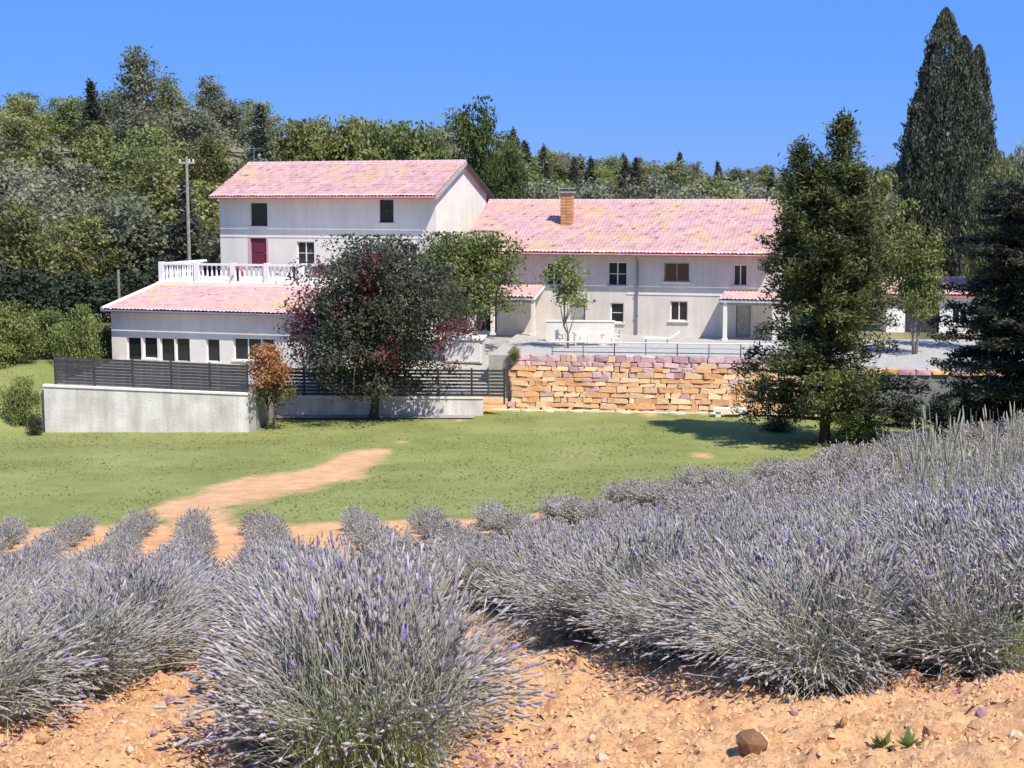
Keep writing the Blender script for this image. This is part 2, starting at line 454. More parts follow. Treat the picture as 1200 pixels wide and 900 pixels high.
# ------------------------------------------------------------------ levels: yards and terrace
def slab(name, poly, z1, z0, m):
    n = len(poly); V = [(x, y, z0) for x, y in poly] + [(x, y, z1) for x, y in poly]
    F = [tuple(range(n, 2 * n)), tuple(range(n - 1, -1, -1))] + [(i, (i + 1) % n, n + (i + 1) % n, n + i) for i in range(n)]
    return struct(MB().add(V, F).obj(name, m))
SW = Frame(597, 78.0, 905, 76.3, 0.0)                       # foot of the dry stone wall
def swp(u, v): p = Vector((SW.o.x, SW.o.y)) + SW.e * u + SW.n * v; return (p.x, p.y)
T_Z = 3.0
slab('terrace', [swp(-1.2, .62), swp(15.0, .62), swp(15.0, 36), swp(-1.2, 36)], T_Z, -.4, M_GRAVEL)
slab('gravel_yard', [swp(15.0, .7), swp(40, .7), swp(40, 30), swp(15.0, 30)], 2.3, -.4, M_GRAVEL)
slab('yard', [(-22.6, 70.3), (-12.3, 70.3), (-12.3, 92), (-22.6, 92)], 2.2, -.4, M_GRAVEL)
for xa, xb, ya in ((-12.4, -1.3, 76.3), (-1.3, 4.0, 80.0)): grid_sheet('sloping_yard', np.linspace(xa, xb, 10), np.linspace(ya, 100, 16),
           lambda x, y: np.interp(y, [76, 80, 86, 100], [1.05, 1.6, 2.7, 2.9]), M_GRAVEL)
# gravel path along the foot of the lower garden wall
pa = [ground_hit(p, 490) for p in (318, 380, 440, 500, 556)]
pm = MB()
for a, b in zip(pa[:-1], pa[1:]):
    V = []
    for p, w in ((a, -1.0), (b, -1.0), (b, 1.4), (a, 1.4)):
        V.append((p.x, p.y + w, Gs(p.x, p.y + w) + .135))
    pm.add(V, [(0, 1, 2, 3)])
struct(pm.obj('gravel_path', M_GRAVEL))

# ------------------------------------------------------------------ building helpers
def facade_wall(mb, u0, u1, z0, z1, ops, v=0.0, reveal=.22):
    us = sorted({u0, u1, *[o[0] for o in ops], *[o[1] for o in ops]})
    zs = sorted({z0, z1, *[o[2] for o in ops], *[o[3] for o in ops]})
    for a, b in zip(us[:-1], us[1:]):
        for c, d in zip(zs[:-1], zs[1:]):
            mu, mz = (a + b) / 2, (c + d) / 2
            if any(o[0] < mu < o[1] and o[2] < mz < o[3] for o in ops): continue
            mb.add([(a, v, c), (b, v, c), (b, v, d), (a, v, d)], [(0, 1, 2, 3)])
    for a, b, c, d in ops:
        r = v + reveal
        mb.add([(a, v, c), (b, v, c), (b, v, d), (a, v, d), (a, r, c), (b, r, c), (b, r, d), (a, r, d)],
               [(0, 1, 5, 4), (1, 2, 6, 5), (2, 3, 7, 6), (3, 0, 4, 7)])
def roof_tiles(parent, u0, u1, v0, z0, v1, z1, left=None, name='roof_tiles', period=.24, course=.42, seed=1, right=None):
    """Barrel tiles in courses: a corrugated, stepped sheet running up the slope."""
    S = math.hypot(v1 - v0, z1 - z0); n = max(2, int(round(S / course)))
    nu = int((u1 - u0) / period) * 6; us = np.linspace(u0, u1, nu + 1)
    rng = np.random.default_rng(seed)
    colj = rng.normal(0, .01, (n, nu // 6 + 2))
    rows = []
    for c in range(n):
        for k, t in enumerate((c / n, (c + 1) / n)):
            w = .055 * np.abs(np.cos(np.pi * (us - u0) / period)) + (.045 if k == 0 else .008)
            w = w + colj[c][((us - u0) / period).astype(int)]
            uu = us.copy()
            if left: uu = np.maximum(uu, left[0] + (left[1] - left[0]) * t)
            if right: uu = np.minimum(uu, right[0] + (right[1] - right[0]) * t)
            rows.append(np.stack([uu, np.full_like(us, v0 + (v1 - v0) * t) - (.02 if k == 0 else 0), z0 + (z1 - z0) * t + w], 1))
    V = np.concatenate(rows); m = nu + 1; i = np.arange(len(rows) * m).reshape(len(rows), m)
    F = np.stack([i[:-1, :-1].ravel(), i[:-1, 1:].ravel(), i[1:, 1:].ravel(), i[1:, :-1].ravel()], 1)
    o = ob(name, mesh_np(name, V, F, M_TILE), parent); return stuff(o)
def prism(mb, pts_a, pts_b):
    n = len(pts_a)
    mb.add(list(pts_a) + list(pts_b), [tuple(range(n - 1, -1, -1)), tuple(range(n, 2 * n))] + [(i, (i + 1) % n, n + (i + 1) % n, n + i) for i in range(n)])
def window(parent, u0, u1, z0, z1, v=0.0, mull=1, bars=0, sill=True, frame=M_WHITE2, shutters=None, glass=M_GLASS, fw=.07):
    mb = MB(); r = v + .12
    mb.box(u0, u0 + fw, r, r + .06, z0, z1).box(u1 - fw, u1, r, r + .06, z0, z1)
    mb.box(u0 + fw, u1 - fw, r, r + .06, z0, z0 + fw).box(u0 + fw, u1 - fw, r, r + .06, z1 - fw, z1)
    w = mb.obj('window', frame, parent)
    n = mull + 1; pw = (u1 - u0 - 2 * fw) / n
    for k in range(n):
        a = u0 + fw + k * pw
        MB().box(a + .012, a + pw - .012, r + .025, r + .04, z0 + fw, z1 - fw).obj('pane', glass, w)
        if k: MB().box(a - .035, a + .035, r - .005, r + .055, z0 + fw, z1 - fw).obj('mullion', frame, w)
    for k in range(bars):
        zz = z0 + (z1 - z0) * (k + 1) / (bars + 1)
        MB().box(u0 + fw, u1 - fw, r + .004, r + .05, zz - .02, zz + .02).obj('glazing_bar', frame, w)
    MB().box(u0, u1, r + .1, r + .9, z0, z1).obj('room_shade', M_INSHADE, w)  # block carrying the room's shade in its colour
    if sill: MB().box(u0 - .1, u1 + .1, v - .09, v + .13, z0 - .08, z0 + .003).obj('sill', M_WHITE, w)
    if shutters:
        for s in (-1, 1):
            a = u0 - (u1 - u0) / 2 if s < 0 else u1
            sh = MB().box(a + .02, a + (u1 - u0) / 2 - .02, v - .06, v - .02, z0, z1)
            for q in range(3):
                zz = z0 + (z1 - z0) * (.15 + .35 * q); sh.box(a + .05, a + (u1 - u0) / 2 - .05, v - .075, v - .06, zz, zz + .09)
            sh.obj('shutter', shutters, w)
    return w
def surround(parent, u0, u1, z0, z1, m, v=0.0, w=.16, name='surround'):
    mb = MB().box(u0 - w, u0, v - .025, v + .1, z0, z1).box(u1, u1 + w, v - .025, v + .1, z0, z1).box(u0 - w, u1 + w, v - .025, v + .1, z1, z1 + w)
    return mb.obj(name, m, parent)

# ------------------------------------------------------------------ long right-hand house
RF = Frame(545, 93.6, 903, 88.2, T_Z)
rh = empty('farmhouse', 'long two-storey white farmhouse with pink tiled roof and ochre chimney behind the stone terrace', 'house', RF.o, RF.ang)
D_R = 12.5; OH = .75
h_e = .5 * (RF.uz(620, 293, -OH)[1] + RF.uz(880, 302, -OH)[1])
h_r = RF.uz(740, 236, D_R / 2)[1]
pit = (h_r - h_e) / (D_R / 2 + OH)
H_R = h_e + pit * OH - .06
def rect(F, x0, y0, x1, y1):
    a, b = F.uz(x0, y1), F.uz(x1, y0); return (a[0], b[0], a[1], b[1])
wR = [rect(RF, 712, 307, 735, 335), rect(RF, 778, 308, 808, 330), rect(RF, 859, 310, 876, 335),
      rect(RF, 715, 355, 731, 378), rect(RF, 785, 353, 806, 376), rect(RF, 640, 308, 658, 334), rect(RF, 668, 356, 686, 393)]
dR = rect(RF, 557, 352, 582, 393); dR = (dR[0], dR[1], .02, dR[3])
dR2 = rect(RF, 862, 356, 880, 395); dR2 = (dR2[0], dR2[1], .02, dR2[3])
wR[6] = (wR[6][0], wR[6][1], .02, wR[6][3])
mb = MB()
facade_wall(mb, 0, RF.L, -.3, H_R, wR + [dR, dR2])
for u in (0, RF.L):
    mb.add([(u, 0, -.3), (u, D_R, -.3), (u, D_R, H_R), (u, D_R / 2, H_R + pit * D_R / 2), (u, 0, H_R)], [(0, 1, 2, 3, 4) if u else (4, 3, 2, 1, 0)])
mb.add([(0, D_R, -.3), (RF.L, D_R, -.3), (RF.L, D_R, H_R), (0, D_R, H_R)], [(3, 2, 1, 0)])
mb.obj('wall', M_CREAM, rh)
zr = H_R + pit * D_R / 2
def gable_roof(root, L, D, H, pitch, oh, ov, thick=.13, seed=1):
    zt = H + pitch * D / 2 + .06; ze = H - pitch * oh + .06
    mb = MB()
    prism(mb, [(-ov, -oh, ze), (-ov, D / 2, zt), (-ov, D / 2, zt - thick), (-ov, -oh, ze - thick)],
              [(L + ov, -oh, ze), (L + ov, D / 2, zt), (L + ov, D / 2, zt - thick), (L + ov, -oh, ze - thick)])
    prism(mb, [(-ov, D / 2, zt), (-ov, D + oh, ze), (-ov, D + oh, ze - thick), (-ov, D / 2, zt - thick)],
              [(L + ov, D / 2, zt), (L + ov, D + oh, ze), (L + ov, D + oh, ze - thick), (L + ov, D / 2, zt - thick)])
    r = mb.obj('roof', M_TILED, root)
    roof_tiles(r, -ov, L + ov, -oh - .05, ze + .01, D / 2, zt + .01, seed=seed)
    roof_tiles(r, -ov, L + ov, D + oh + .05, ze + .01, D / 2, zt + .01, seed=seed + 1)
    n = int(L / .42); rt = MB().tube([(0, 0, 0), (.44, 0, 0)], [.13, .11], 8).mesh('ridge_tile', M_TILE)
    for k in range(n): ob('ridge_tile', rt, r, loc=(k * (L + 2 * ov) / n - ov, D / 2, zt + .03), rot=(0, random.uniform(-.02, .02), 0))
    g = MB()
    pts = [(x, -oh - .11, ze - .07) for x in (-ov, L + ov)]
    g.tube(pts, .075, 8).obj('gutter', M_TILED, r)
    return r
gable_roof(rh, RF.L, D_R, H_R, pit, OH, .3, seed=3)
window(rh, *wR[0], mull=1, bars=1); window(rh, *wR[1], mull=1, frame=M_WOOD); window(rh, *wR[2], mull=1)
window(rh, *wR[3], mull=0, bars=1); window(rh, *wR[4], mull=1); window(rh, *wR[5], mull=1, bars=1)
def door(parent, o, m, glazed=False):
    a, b, c, d = o
    dm = MB().box(a + .03, b - .03, .1, .15, c + .01, d - .03)
    n = 3
    for k in range(2):
        z0_, z1_ = c + .15 + k * (d - c - .2) / 2, c + .05 + (k + 1) * (d - c - .2) / 2
        dm.box(a + .12, b - .12, .085, .1, z0_, z1_)
    dd = dm.obj('door', m, parent)
    MB().box(b - .15, b - .11, .05, .1, c + .95, c + 1.1).obj('handle', M_GREYMETAL, dd)
    return dd
door(rh, wR[6], M_WOOD); door(rh, dR2, M_WOOD)
MB().box(dR[0], dR[1], .2, 1.2, dR[2], dR[3]).obj('doorway', M_INSHADE, rh)  # solid block coloured as the shade inside the open doorway
# drainpipe
ud = RF.uz(747, 340)[0]
dp = MB().tube([(ud, -OH + .0, h_e + .02), (ud, -OH + .12, h_e - .15), (ud, -.1, h_e - .5), (ud, -.1, .05)], .06, 8)
dpo = dp.obj('drainpipe', M_GREYMETAL, rh)
for zz in (1.2, 2.6, 3.9): MB().box(ud - .09, ud + .09, -.17, .01, zz, zz + .05).obj('bracket', M_GREYMETAL, dpo)
# white band putting the sunlit line below the eave shadow into colour
MB().box(RF.uz(735, 340)[0], RF.L, -.035, .02, RF.uz(800, 345)[1] - .05, RF.uz(800, 345)[1] + .06).obj('wall_band', M_WHITE, rh)
# chimney of ochre bricks
cu, cz = RF.uz(664.5, 262, 3.0); ctop = RF.uz(664.5, 224, 3.0)[1]
ch = MB().box(cu - .36, cu + .36, 2.72, 3.28, cz - .6, ctop - .12).obj('chimney', mat('mortar', (.45, .28, .16), .9, .1), rh)
brk = MB().box(-.17, .17, -.02, .02, -.075, .075).mesh('brick', M_ORANGE)
nr = int((ctop - .12 - cz + .3) / .19)
for r_ in range(nr):
    for c_ in range(2):
        x = cu - .18 + c_ * .36 + (.0 if r_ % 2 else 0)
        ob('brick', brk, ch, loc=(x, 2.715, cz - .25 + r_ * .19), scale=(random.uniform(.93, 1.0), 1, 1))
        ob('brick', brk, ch, loc=(cu + .365, 2.86 + .28 * c_, cz - .25 + r_ * .19), rot=(0, 0, math.pi / 2), scale=(.78, 1, 1))
MB().box(cu - .46, cu + .46, 2.6, 3.4, ctop - .12, ctop - .02).box(cu - .3, cu - .2, 2.75, 2.85, ctop - .02, ctop + .14).box(cu + .2, cu + .3, 2.75, 2.85, ctop - .02, ctop + .14).box(cu - .3, cu - .2, 3.15, 3.25, ctop - .02, ctop + .14).box(cu + .2, cu + .3, 3.15, 3.25, ctop - .02, ctop + .14).box(cu - .42, cu + .42, 2.64, 3.36, ctop + .14, ctop + .2).obj('chimney_cap', M_WOOD, ch)

# lean-to porches on the long house
def porch(label, pxl, pxr, depth, zf, zb, posts):
    u0, u1 = RF.uz(pxl, 345, -depth)[0], RF.uz(pxr, 345, -depth)[0]
    t = empty('porch', label, 'porch', Vector((RF.o.x, RF.o.y, T_Z)) + Vector((RF.e.x, RF.e.y, 0)) * u0, RF.ang)
    L = u1 - u0
    mb = MB(); prism(mb, [(0, -depth, zf), (0, -.03, zb), (0, -.03, zb - .12), (0, -depth, zf - .12)], [(L, -depth, zf), (L, -.03, zb), (L, -.03, zb - .12), (L, -depth, zf - .12)])
    r = mb.obj('roof', M_WHITE2, t)
    roof_tiles(r, .05, L - .05, -depth - .05, zf + .01, -.04, zb + .01, seed=11)
    for f in posts:
        MB().box(L * f - .11, L * f + .11, -depth + .1, -depth + .32, -.02, zf - .1).box(L * f - .15, L * f + .15, -depth + .06, -depth + .36, -.02, .14).obj('post', M_WHITE, t)
    MB().box(.05, L - .05, -depth + .14, -depth + .28, zf - .3, zf - .121).obj('beam', M_WOOD, t)
    return t
porch('small lean-to porch with pink tiles beside the dark doorway of the long house', 573, 627, 2.4, 2.32, 2.95, (.06, .94))
porch('lean-to porch with white edge and white column at the conifer end of the long house', 842, 928, 2.3, 2.4, 2.75, (.09, .93))

# ------------------------------------------------------------------ tall house on the left with gable end
UF = Frame(261, 99.6, 512, 94.0, 2.0)
uh = empty('gabled_house', 'tall white house with pink roof, bright white gable end and red balcony door', 'house', UF.o, UF.ang)
D_U = 8.6; OHU = .7
e_u = .5 * (UF.uz(262, 230, -OHU)[1] + UF.uz(510, 231, -OHU)[1])
r_u = UF.uz(420, 191, D_U / 2)[1]
pit_u = (r_u - e_u) / (D_U / 2 + OHU); H_U = e_u + pit_u * OHU - .06
wU = [rect(UF, 294, 238, 313, 265), rect(UF, 445, 234, 461, 261), rect(UF, 348, 283, 368, 310), rect(UF, 470, 286, 488, 312)]
dU = rect(UF, 294, 279, 312, 314)
zf_u = dU[2]
mb = MB()
facade_wall(mb, 0, UF.L, -.3, H_U, wU + [dU])
for u in (0, UF.L):
    mb.add([(u, 0, -.3), (u, D_U, -.3), (u, D_U, H_U), (u, D_U / 2, H_U + pit_u * D_U / 2), (u, 0, H_U)], [(0, 1, 2, 3, 4) if u else (4, 3, 2, 1, 0)])
mb.add([(0, D_U, -.3), (UF.L, D_U, -.3), (UF.L, D_U, H_U), (0, D_U, H_U)], [(3, 2, 1, 0)])
mb.obj('wall', M_WHITE, uh)
ur = gable_roof(uh, UF.L, D_U, H_U, pit_u, OHU, .28, seed=5)
for sgn in (0, 1):       # dark verge boards on the gable end
    a = (UF.L + .285, -OHU if not sgn else D_U + OHU, H_U - pit_u * OHU); b = (UF.L + .285, D_U / 2, H_U + pit_u * D_U / 2)
    mb = MB(); prism(mb, [(a[0], a[1], a[2] - .16), (b[0], b[1], b[2] - .16), (b[0], b[1], b[2] + .1), (a[0], a[1], a[2] + .1)],
                     [(a[0] + .05, a[1], a[2] - .16), (b[0] + .05, b[1], b[2] - .16), (b[0] + .05, b[1], b[2] + .1), (a[0] + .05, a[1], a[2] + .1)])
    mb.obj('verge_board', M_WOOD if not sgn else M_DARKWOOD, ur)
for o in wU[:2]: window(uh, *o, mull=1, bars=1, frame=M_DARKWOOD)
for o in wU[2:]: window(uh, *o, mull=1, bars=1)
surround(uh, *dU, M_PINK)
door(uh, dU, M_RED)
MB().box(0, UF.L, -.03, .02, zf_u + 2.05, zf_u + 2.15).obj('wall_band', M_WHITE, uh)
# roof antenna
ap = UF.uz(298, 197, D_U / 2)
aer = empty('antenna', 'thin metal aerial standing on the ridge of the gabled house', 'antenna',
            Vector((UF.o.x, UF.o.y, UF.o.z)) + Vector((UF.e.x, UF.e.y, 0)) * ap[0] + Vector((UF.n.x, UF.n.y, 0)) * (D_U / 2) + Vector((0, 0, H_U + pit_u * D_U / 2)))
MB().tube([(0, 0, -.05), (0, 0, 1.25)], .035, 6).obj('mast', M_GREYMETAL, aer)
MB().tube([(-.35, 0, 1.12), (.35, 0, 1.12)], .018, 6).obj('boom', M_GREYMETAL, aer)
rod = MB().tube([(0, -.22, 0), (0, .22, 0)], .012, 5).mesh('rod', M_GREYMETAL)
for k in range(5): ob('rod', rod, aer, loc=(-.3 + .15 * k, 0, 1.12))

# ------------------------------------------------------------------ low annex with terrace roof
AF = Frame(131, 84.2, 392, 79.9, 2.2)
an = empty('annex', 'low white annex with pink hipped roof and row of dark windows below the balcony', 'house', AF.o, AF.ang)
D_A, V_B = 13.0, 5.6
e_a = .5 * (AF.uz(133, 362, -.4)[1] + AF.uz(318, 369, -.4)[1])
t_a = AF.uz(260, 335, V_B)[1]
pit_a = (t_a - e_a) / (V_B + .4); H_A = e_a + pit_a * .4 - .08
wA = [rect(AF, 149, 395, 165, 423), rect(AF, 168, 395, 184, 420), rect(AF, 188, 396, 204, 424), rect(AF, 206, 396, 222, 424),
      rect(AF, 242, 397, 257, 424), rect(AF, 274, 397, 322, 422)]
mb = MB(); facade_wall(mb, 0, AF.L, -.3, H_A, wA)
mb.add([(0, 0, -.3), (0, 0, H_A), (0, V_B, H_A), (0, V_B, -.3)], [(0, 1, 2, 3)])
mb.add([(AF.L, 0, -.3), (AF.L, 0, H_A), (AF.L, V_B, t_a), (AF.L, V_B, -.3)], [(3, 2, 1, 0)])
mb.obj('wall', M_WHITE, an)
ub0, ub1 = AF.uz(189, 330, V_B)[0], AF.uz(352, 330, V_B)[0]
zb_top = AF.uz(260, 333, V_B)[1]
MB().box(ub0 - .15, AF.L, V_B + .02, D_A, -.3, zb_top - .1).obj('terrace_block', M_WHITE, an)
MB().box(ub0 - .3, AF.L, V_B - .1, D_A, zb_top - .1, zb_top + .08).obj('balcony_floor', M_WHITE, an)
ov = .3
mb = MB()
prism(mb, [(-ov, -.4, e_a), (ub0 - .1, V_B, t_a), (ub0 - .1, V_B, t_a - .12), (-ov, -.4, e_a - .12)],
          [(AF.L + .2, -.4, e_a), (AF.L + .2, V_B, t_a), (AF.L + .2, V_B, t_a - .12), (AF.L + .2, -.4, e_a - .12)])
mb.add([(-ov, -.4, e_a), (ub0 - .1, V_B, t_a), (ub0 - .1, D_A - 2, t_a), (-ov, D_A - 2, e_a)], [(0, 1, 2, 3)])
ra = mb.obj('roof', M_TILED, an)
roof_tiles(ra, -ov, AF.L + .2, -.45, e_a + .01, V_B, t_a + .01, left=(-ov, ub0 - .1), seed=21)
MB().tube([(-ov, -.52, e_a - .06), (AF.L + .2, -.52, e_a - .06)], .07, 8).obj('gutter', M_GREYMETAL, ra)
hp = [(-ov, -.4, e_a + .05), (ub0 - .1, V_B, t_a + .08)]
MB().tube(hp, .13, 8).obj('hip_tiles', M_WHITE, ra)
for o in wA[:4]: window(an, *o, mull=0, bars=0, fw=.06)
window(an, *wA[4], mull=0, fw=.06); window(an, *wA[5], mull=2, fw=.06)
# balustrade round the terrace roof
bal = empty('balustrade', 'white balustrade of turned balusters round the flat terrace above the annex roof', 'balustrade',
            Vector((AF.o.x, AF.o.y, AF.o.z + zb_top + .08)) + Vector((AF.e.x, AF.e.y, 0)) * ub0 + Vector((AF.n.x, AF.n.y, 0)) * (V_B + .12), AF.ang)
LB = ub1 - ub0; HB = AF.uz(260, 309, V_B)[1] - zb_top - .08
prof = [(.05, 0), (.07, .02), (.07, .08), (.035, .12), (.075, .3), (.06, .42), (.035, .6), (.06, .68), (.06, .72), (.05, .74)]
prof = [(r_, z_ / .74 * (HB - .22)) for r_, z_ in prof]
bm_ = MB().lathe(prof, 8).mesh('baluster', M_WHITE2, True)
DB = D_A - V_B - 2.2
MB().box(-.1, LB + .1, -.1, .1, -.003, .1).box(-.1, .1, .1, DB, -.003, .1).obj('bottom_rail', M_WHITE2, bal)
MB().box(-.14, LB + .14, -.13, .13, HB - .12, HB).box(-.14, .12, .13, DB, HB - .12, HB).obj('top_rail', M_WHITE2, bal)
nb = int(LB / .3)
for k in range(1, nb): ob('baluster', bm_, bal, loc=(k * LB / nb, 0, .1))
for k in range(1, int(DB / .3)): ob('baluster', bm_, bal, loc=(0, k * .3, .1))
for f in (0, .26, .52, .76, 1): MB().box(LB * f - .15, LB * f + .15, -.15, .15, -.002, HB + .06).obj('pillar', M_WHITE2, bal)
for px, k in ((268, .0), (341, 1)):
    up = AF.uz(px, 330, V_B - .35)[0]
    p = Vector((AF.o.x, AF.o.y, AF.o.z)) + Vector((AF.e.x, AF.e.y, 0)) * up + Vector((AF.n.x, AF.n.y, 0)) * (V_B + .62) + Vector((0, 0, zb_top + .08))
    fp = empty('flower_pot', ['pink flowering pot on the terrace behind the white balustrade', 'dark red flowering pot at the tree end of the balcony'][int(k)], 'flower pot', p)
    MB().lathe([(.14, 0), (.2, .3), (.22, .32), (.22, .36), (.17, .36)], 12).obj('pot', M_TILED, fp)
    rng = np.random.default_rng(int(px)); n = 260
    c = rng.normal(0, 1, (n, 3)) * [.2, .2, .18] + [0, 0, .62]
    a, b = rng.normal(0, .07, (n, 3)), rng.normal(0, .07, (n, 3))
    V = np.stack([c - a, c + b, c + a, c - b], 1).reshape(-1, 3)
    ob('flowers', mesh_np('flowers', V, np.arange(4 * n).reshape(n, 4), leafmat('pink_flowers', [(.05, .08, .03), (.45, .07, .14), (.62, .2, .27)]), tint=rng.random(n)), fp)

# ------------------------------------------------------------------ garden walls and fences on the left
def wall_run(name, label, p0, p1, zb0, zb1, zt0, zt1, th=.35, m=M_WALLP, cop=M_WHITE):
    a, b = Vector(p0), Vector(p1); L = (b - a).length
    t = empty(name, label, 'wall', (a.x, a.y, 0), math.atan2(b.y - a.y, b.x - a.x))
    mb = MB(); prism(mb, [(0, 0, zb0), (0, th, zb0), (0, th, zt0), (0, 0, zt0)], [(L, 0, zb1), (L, th, zb1), (L, th, zt1), (L, 0, zt1)])
    mb.obj('wall_face', m, t)
    mb = MB(); prism(mb, [(-.03, -.05, zt0), (-.03, th + .05, zt0), (-.03, th + .05, zt0 + .09), (-.03, -.05, zt0 + .09)],
                     [(L + .03, -.05, zt1), (L + .03, th + .05, zt1), (L + .03, th + .05, zt1 + .09), (L + .03, -.05, zt1 + .09)])
    mb.obj('coping', cop, t); return t
W1 = [at(51, 453, 70), at(290, 463, 70)]
wall_run('garden_wall', 'long white rendered retaining wall below the dark slatted fence', (W1[0].x, 70), (W1[1].x, 70), -.3, -.3, W1[0].z, W1[1].z)
wall_run('garden_wall', 'short white return wall joining the long white wall to the lower one', (W1[1].x - .35, 70.37), (W1[1].x - .35, 76.3), -.3, -.3, W1[1].z - .02, 1.35)
W2 = [at(316, 466, 76), at(566, 474, 76)]
wall_run('garden_wall', 'lower pale garden wall behind the dark shady tree', (W1[1].x, 76), (W2[1].x, 76), -.3, -.3, W2[0].z, 1.0, m=M_WALLP)
def slat_fence(label, p0, p1, z0, z1, h0, h1, nsl, pan, gap=.25, rails=False):
    a, b = Vector(p0), Vector(p1); L = (b - a).length; slope = (z1 - z0) / L
    t = empty('slat_fence', label, 'fence', (a.x, a.y, z0), math.atan2(b.y - a.y, b.x - a.x))
    n = max(1, round(L / pan)); w = L / n; sh = h0 / nsl
    rot = (0, -math.atan(slope), 0)
    sl = MB().box(.0, w - .01, -.015, .015, -sh * (1 - gap) / 2, sh * (1 - gap) / 2).mesh('slat', M_DARKWOOD)
    po = MB().box(-.05, .05, .02, .12, -.35, h0 + .06).mesh('post', M_DARKWOOD)
    for k in range(n + 1): ob('post', po, t, loc=(min(k * w, L - .05), 0, slope * k * w))
    for k in range(n):
        for s in range(nsl):
            ob('slat', sl, t, loc=(k * w + .005, random.uniform(-.006, .006), slope * k * w + sh * (s + .5) + .02), rot=rot)
    if rails:
        for zz in (.0, .16): MB().tube([(0, -.2, -.02 + zz), (L, -.2, -.02 + zz + slope * L)], .025, 6).obj('rail', M_GREYMETAL, t)
    return t
slat_fence('dark slatted fence on top of the long white wall before the annex', (px_x(63, 70.25), 70.25), (W1[1].x, 70.25), W1[0].z + .09, W1[1].z + .09, 1.3, 1.3, 9, 1.8, .1)
slat_fence('dark slatted fence with open gaps on the lower wall behind the shady tree', (W1[1].x + .1, 76.15), (px_x(592, 76.15), 76.15), W2[0].z + .09, 1.05, 1.45, 1.45, 8, 1.7, .35)

# ------------------------------------------------------------------ dry stone terrace wall
sw = empty('stone_wall', 'battered dry stone terrace wall of peach and pinkish stones above the lawn', 'wall', SW.o, SW.ang)
SWH = 3.02
Lw = SW.L
mb = MB()
prism(mb, [(0.05, .16, -.3), (0.05, .8, -.3), (0.05, .8, SWH), (0.05, .6, SWH)], [(Lw, .16, -.3), (Lw, .8, -.3), (Lw, .8, SWH), (Lw, .6, SWH)])
mb.add([(Lw, .16, -.3), (Lw, .6, SWH), (Lw, .8, SWH), (Lw, .8, -.3), (Lw + 2.4, .16, -.3), (Lw + 2.4, .8, -.3), (Lw + 2.4, .2, .2), (Lw + 2.4, .8, .2)],
       [(0, 4, 6, 1), (1, 6, 7, 2), (2, 7, 5, 3), (4, 5, 7, 6)])
mb.obj('wall_core', M_CORE, sw)
ST = [mat('peach_stone', (.69, .39, .20), .92, .16, 5, .5, 18), mat('sand_stone', (.74, .50, .29), .92, .16, 5, .5, 18), mat('ochre_stone', (.62, .33, .15), .92, .18, 5, .5, 18),
      mat('mauve_stone', (.50, .30, .30), .92, .16, 5, .5, 18), mat('pink_stone', (.64, .42, .40), .92, .16, 5, .5, 18)]
import bmesh
def stone_mesh(seed, m, dims=(1, 1, 1), jit=.2, bev=.07):
    rng = random.Random(seed); bm = bmesh.new(); bmesh.ops.create_cube(bm, size=1)
    for v in bm.verts: v.co = Vector((v.co.x * (1 + rng.uniform(-jit, jit)), v.co.y * (1 + rng.uniform(-jit, jit)), v.co.z * (1 + rng.uniform(-jit, jit))))
    bmesh.ops.bevel(bm, geom=list(bm.edges), offset=bev, segments=1, affect='EDGES')
    for v in bm.verts: v.co += Vector((rng.uniform(-1, 1), rng.uniform(-1, 1), rng.uniform(-1, 1))) * .035
    me = bpy.data.meshes.new('stone'); bm.to_mesh(me); bm.free(); me.materials.append(m); return me
SM = [[stone_mesh(i * 10 + j, ST[i]) for j in range(3)] for i in range(5)]
rnd = random.Random(3)
zc = 0.0; row = 0
NC = 11
CH = [rnd.uniform(.8, 1.25) for _ in range(NC)]; CH = [c * SWH / sum(CH) for c in CH]
for row in range(NC):
    hh = CH[row] * 1.02; z0_ = sum(CH[:row])
    u = -.12 + rnd.uniform(0, .2)
    while u < Lw + 2.3:
        w = rnd.choice((.3, .45, .6, .75, .9)) * rnd.uniform(.85, 1.2)
        lim = SWH if u < Lw else SWH * (1 - (u - Lw) / 2.5)
        if z0_ + hh * .5 > lim: break
        pat = float(vnoise(u * .5, z0_ * 1.1, 31))
        mauve = rnd.random() < (.85 if z0_ > 2.3 else .6 if (z0_ > 1.4 and 2.5 < u < 9.5 and pat > .42) else .07)
        k = rnd.choice((3, 4, 4)) if mauve else rnd.choice((0, 0, 1, 1, 2))
        vv = .16 + .44 * (z0_ + hh / 2) / SWH
        ob('stone', rnd.choice(SM[k]), sw, loc=(u + w / 2, vv + rnd.uniform(-.05, .03) + .06, z0_ + hh / 2 + rnd.uniform(-.015, .015)),
           rot=(R(-8 + rnd.uniform(-7, 7)), R(rnd.uniform(-4, 4)), R(rnd.uniform(-7, 7))), scale=(w * .99, .34, hh * rnd.uniform(.86, 1.08)))
        u += w
# kerb stones at the foot of the wall
kerb = MB()
kb = struct(ob('kerb', None, loc=SW.o, rot=(0, 0, SW.ang)))
kme = [stone_mesh(90 + i, mat('pale_kerb_stone', (.62, .58, .36), .9, .12, 4, .4, 20), bev=.1) for i in range(3)]
u = -.9
while u < Lw - 2.4:
    w = rnd.uniform(.5, .9); ob('kerb_stone', rnd.choice(kme), kb, loc=(u + w / 2, -.28 + rnd.uniform(-.03, .03), .1), scale=(w, .3, .22)); u += w
